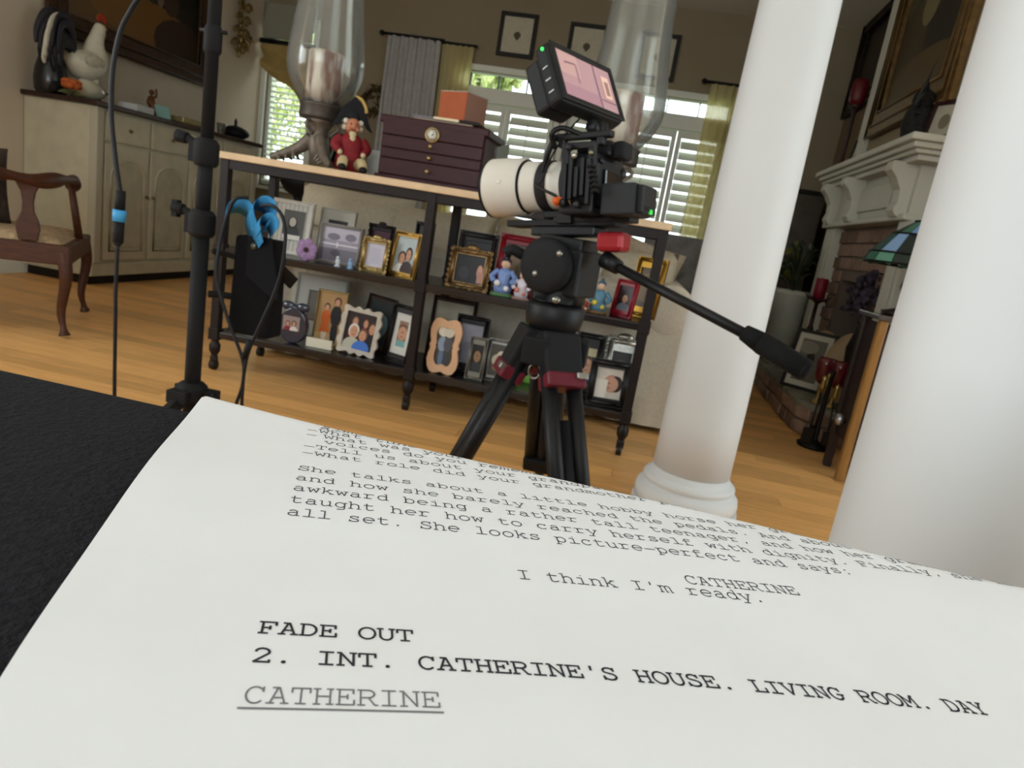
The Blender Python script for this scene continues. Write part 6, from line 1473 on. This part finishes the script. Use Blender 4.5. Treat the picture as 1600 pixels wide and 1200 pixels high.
# pouch clipped to the stand
P0 = at(402, 372, 1.43)
po_ = thing('equipment_pouch', 'black fabric pouch with open flap hanging beside stand pole', 'pouch', (P0.x - .006, 1.46, .46))
pz = P0.z - .46
q = MB(); q.box((0, 0, pz / 2), (.106, .06, pz), None, 0, .93); q.build('pouch_body', mat('0F0F11', .9, 0, .2, 80, .1), po_, .008)
q = MB(); q.prism([(-.01, pz - .085), (.055, pz - .125), (.075, pz - .13), (.05, pz - .02), (.045, pz + .006), (-.012, pz + .002)], .006, T(0, -.040, 0)); q.build('flap', mat('141418', .85), po_, .002)
q = MB(); q.lathe([(.0075, 0), (.0075, .003), (.004, .0045)], 14, T(.006, -.041, pz - .018) @ R3(PI / 2)); q.build('snap', mat('5A5A50', .35, .8), po_)
for _p in (0, 1):
    q = MB()
    if _p == 0: q.tube(smooth_path([(-.046, 0, pz * .75), (-.075, -.02, pz * .78), (-.093, -.04, pz * .80)], 4), .006, 8)
    else: q.tube(smooth_path([(-.046, 0, pz * .35), (-.075, -.02, pz * .36), (-.096, -.04, pz * .36)], 4), .008, 8)
    q.build('strap', BLACK, po_)
q = MB(); q.box((0, 0, 0), (.05, .008, .03), T(.066, .0, pz * .66) @ R3(0, .6, 0)); q.build('label_tab', mat('1A120C', .8), po_, .002)
# curled blue strap on top of the pouch
bs = thing('blue_strap', 'bright blue fabric strap curled into loops on top of pouch', 'strap', (P0.x - .02, 1.43, P0.z))
BLUE = mat('3A86B8', .8, 0, .1, 60, .1)
def ribbon(pts, wd, m_, name, parent):
    q = MB(); P = smooth_path(pts, 6); V = []; n = len(P); wd = Vector(wd)
    for p in P: V += [p - wd / 2, p + wd / 2]
    V += [p + Vector((.0016, .0010, .0016)) for p in V]
    F = []
    for i in range(n - 1):
        a = 2 * i; F += [(a, a + 1, a + 3, a + 2), (2 * n + a, 2 * n + a + 2, 2 * n + a + 3, 2 * n + a + 1), (a, a + 2, 2 * n + a + 2, 2 * n + a), (a + 1, 2 * n + a + 1, 2 * n + a + 3, a + 3)]
    q.add(V, F, 0, None, True); return q.build(name, m_, parent)
def curl(c, r0, r1, a0, a1, n=9): return [(c[0] + (r0 + (r1 - r0) * k / n) * math.cos(a0 + (a1 - a0) * k / n), c[1], c[2] + (r0 + (r1 - r0) * k / n) * math.sin(a0 + (a1 - a0) * k / n)) for k in range(n + 1)]
ribbon([(.020, .0, -.03), (.016, -.004, .0)] + curl((.032, -.012, .048), .030, .024, 3.6, -1.2), (.040, -.040, .034), BLUE, 'loop', bs)
ribbon([(.030, -.01, -.02), (.026, -.016, .0)] + curl((.050, -.022, .022), .026, .018, 3.8, -.9), (.040, -.038, .030), BLUE, 'loop', bs)
ribbon([(.012, .004, -.02), (.0, .002, .015)] + curl((-.028, .0, .030), .032, .034, -.2, 3.3), (.030, -.040, .036), BLUE, 'loop', bs)
ribbon([(.006, .01, -.015), (-.006, .01, .03), (-.004, .008, .06), (.018, .006, .078), (.034, .006, .074)], (.030, -.034, .024), BLUE, 'loop', bs)
# cable loop
cl = thing('cable_loop', 'thin black cable looped over the blue strap, hanging to floor', 'cable', (P0.x, 1.40, 0))
cable('cable', [(388, 309), (368, 311), (356, 335), (345, 375), (338, 420), (343, 455), (360, 510), (376, 552), (381, 575), (378, 605), (367, 640), (360, 700)], .0038, mat('131318', .5), cl, [1.40, 1.385, 1.385, 1.385, 1.38, 1.38, 1.38, 1.38, 1.38, 1.38, 1.38, 1.38])
cable('cable', [(408, 322), (425, 321), (441, 338), (446, 372), (440, 420), (428, 460), (408, 505), (390, 545), (382, 578), (379, 610), (378, 640), (380, 700)], .0038, mat('131318', .5), cl, [1.40, 1.385, 1.38, 1.38, 1.38, 1.38, 1.375, 1.375, 1.375, 1.375, 1.375, 1.375])
q = MB(); q.cyl(at(391, 532, 1.37), at(382, 560, 1.37), .008, .007, n=10); q.build('cable_tie', BLACK, cl, world=True)
for (xx, px) in ((360, 0), (380, 1)):
    a = at(xx, 700, 1.38 if px == 0 else 1.375); q = MB(); q.tube(smooth_path([a, Vector((a.x + .005, a.y, .12)), Vector((a.x + .03, a.y + .03, .008)), Vector((a.x + .12, a.y + .1, .006))], 6), .0038, 8); q.build('cable', mat('131318', .5), cl, world=True)
# hanging cable with connector at far left
hc = thing('hanging_cable', 'black cable with blue banded connector hanging at left', 'cable', (at(185, 335, 1.2).x, 1.2, 0))
cable('cable', [(300, -330), (245, -140), (222, -20), (205, 15), (188, 50), (176, 110), (174, 180), (180, 245), (186, 290), (188, 300)], .0045, mat('141518', .5), hc, [1.2] * 10)
cable('cable', [(184, 380), (181, 450), (180, 520), (179, 590), (178, 700), (170, 830)], .0036, mat('131318', .5), hc, [1.2] * 6)
q = MB(); pa, pb, pc, pd = at(189, 298, 1.2), at(187, 328, 1.2), at(186, 346, 1.2), at(184, 384, 1.2)
q.cyl(pa, pb, .0085, .0095, n=16); q.build('plug', RUB, hc, world=True)
q = MB(); q.cyl(pb, pc, .0118, n=18); tag(q.build('blue_band', mat('3F93C8', .5), hc, world=True), 'light blue connector band')
q = MB(); q.cyl(pc, pc + (pd - pc) * .85, .0098, n=16); q.cyl(pc + (pd - pc) * .85, pd, .0095, .005, n=16); q.build('socket', RUB, hc, world=True)
a = at(170, 830, 1.2); q = MB(); q.tube(smooth_path([a, Vector((a.x, a.y, a.z * .4)), Vector((a.x - .02, a.y + .02, .006)), Vector((a.x - .15, a.y + .08, .005))], 6), .0036, 8); q.build('cable', mat('131318', .5), hc, world=True)
# small side cabinet and the stained glass lamp standing on it, half hidden by the nearest column
pc_ = at(1350, 610, 2.93); zt_ = at(1376, 500, 2.93).z
sd = thing('side_cabinet', 'small dark side cabinet with golden wood corner posts beside nearest column', 'cabinet', (pc_.x + .2, pc_.y + .17, 0))
EW = mat('8A6230', .45, 0, .3, 14, 0, .2, (3, 3, .4)); DK = mat('2B1F1C', .35, .1, .3, 10)
wX, dY = .38, .20
for (x, y_) in ((0, 0), (wX, 0), (0, dY), (wX, dY)):
    q = MB(); q.box((pc_.x + x, pc_.y + y_, zt_ / 2), (.034, .034, zt_)); q.build('corner_post', DK if y_ else EW, sd, .006, world=True)
q = MB(); q.span((pc_.x + .0, pc_.y + .017, .16), (pc_.x + .012, pc_.y + dY - .017, zt_ - .012)); sdp = q.build('side_panel', DK, sd, .003, world=True)
q = MB(); q.span((pc_.x + wX - .012, pc_.y + .017, .16), (pc_.x + wX, pc_.y + dY - .017, zt_ - .012)); q.build('side_panel', DK, sd, .003, world=True)
q = MB(); q.span((pc_.x + .017, pc_.y, .16), (pc_.x + wX - .017, pc_.y + .012, zt_ - .012)); dr_ = q.build('door', DK, sd, .003, world=True)
q = MB(); q.span((pc_.x + .0, pc_.y + .0, .15), (pc_.x + wX, pc_.y + dY, .165)); q.build('bottom_shelf', DK, sd, world=True)
q = MB(); q.ball((pc_.x + .06, pc_.y - .012, .36), .012, 10); q.build('knob', SILVER, dr_, world=True)
q = MB(); q.span((pc_.x - .03, pc_.y - .03, zt_), (pc_.x + wX + .03, pc_.y + dY + .03, zt_ + .02)); q.build('top', mat('4A4442', .2, 0, .2, 10, 0, .4), sd, .004, world=True)
kn = atx(1321, 657, pc_.x)
q = MB(); q.lathe([(.008, 0), (.008, .012), (.024, .018), (.027, .03), (.020, .04), (.004, .044)], 16, T(pc_.x + .002, min(kn.y, pc_.y + dY - .05), max(kn.z, .19)) @ R3(0, -PI / 2)); q.build('silver_knob', mat('B5B5B8', .2, .8), sdp, world=True)
tl = thing('stained_glass_lamp', 'table lamp with green and blue stained glass shade by the fireplace', 'lamp', (at(1355, 380, 3.07).x + .195, 3.05, zt_ + .021))
q = MB(); q.lathe([(.075, 0), (.08, .015), (.03, .03), (.018, .06), (.035, .12), (.018, .19), (.012, .30), (.012, .40), (.004, .42)], 20); q.build('base', mat('2E2018', .4, .4), tl)
n = 16; sh = tl
for k in range(n):
    for j, (r0, z0_, r1, z1_) in enumerate(((.195, .205, .18, .24), (.18, .242, .115, .32), (.115, .322, .045, .375))):
        a0, a1 = 2 * PI * (k + .04) / n, 2 * PI * (k + .96) / n
        P = [(r0 * math.cos(a0), r0 * math.sin(a0), z0_), (r0 * math.cos(a1), r0 * math.sin(a1), z0_ - .012 * (k % 2) * (j == 0)), (r1 * math.cos(a1), r1 * math.sin(a1), z1_), (r1 * math.cos(a0), r1 * math.sin(a0), z1_)]
        q = MB(); q.add(P + [(x * .97, y_ * .97, z - .002) for x, y_, z in P], [(0, 1, 2, 3), (7, 6, 5, 4), (0, 4, 5, 1), (1, 5, 6, 2), (2, 6, 7, 3), (3, 7, 4, 0)])
        q.build('glass_piece', mat((('5A8A74', '1E2A26', '2E5A4A'), ('33504A', '7E9CC0', '1C2624'), ('6E8CB8', '24342E', '46705E'))[j][(k + j) % 3], .2), tl, fix=False)
q = MB()
for r, z in ((.196, .20), (.181, .241), (.116, .321), (.045, .377)): q.tube([(r * math.cos(t), r * math.sin(t), z) for t in np.linspace(0, 2 * PI, 28, endpoint=False)], .004, 6, closed=True)
q.build('leading', mat('15130F', .4, .5), tl)
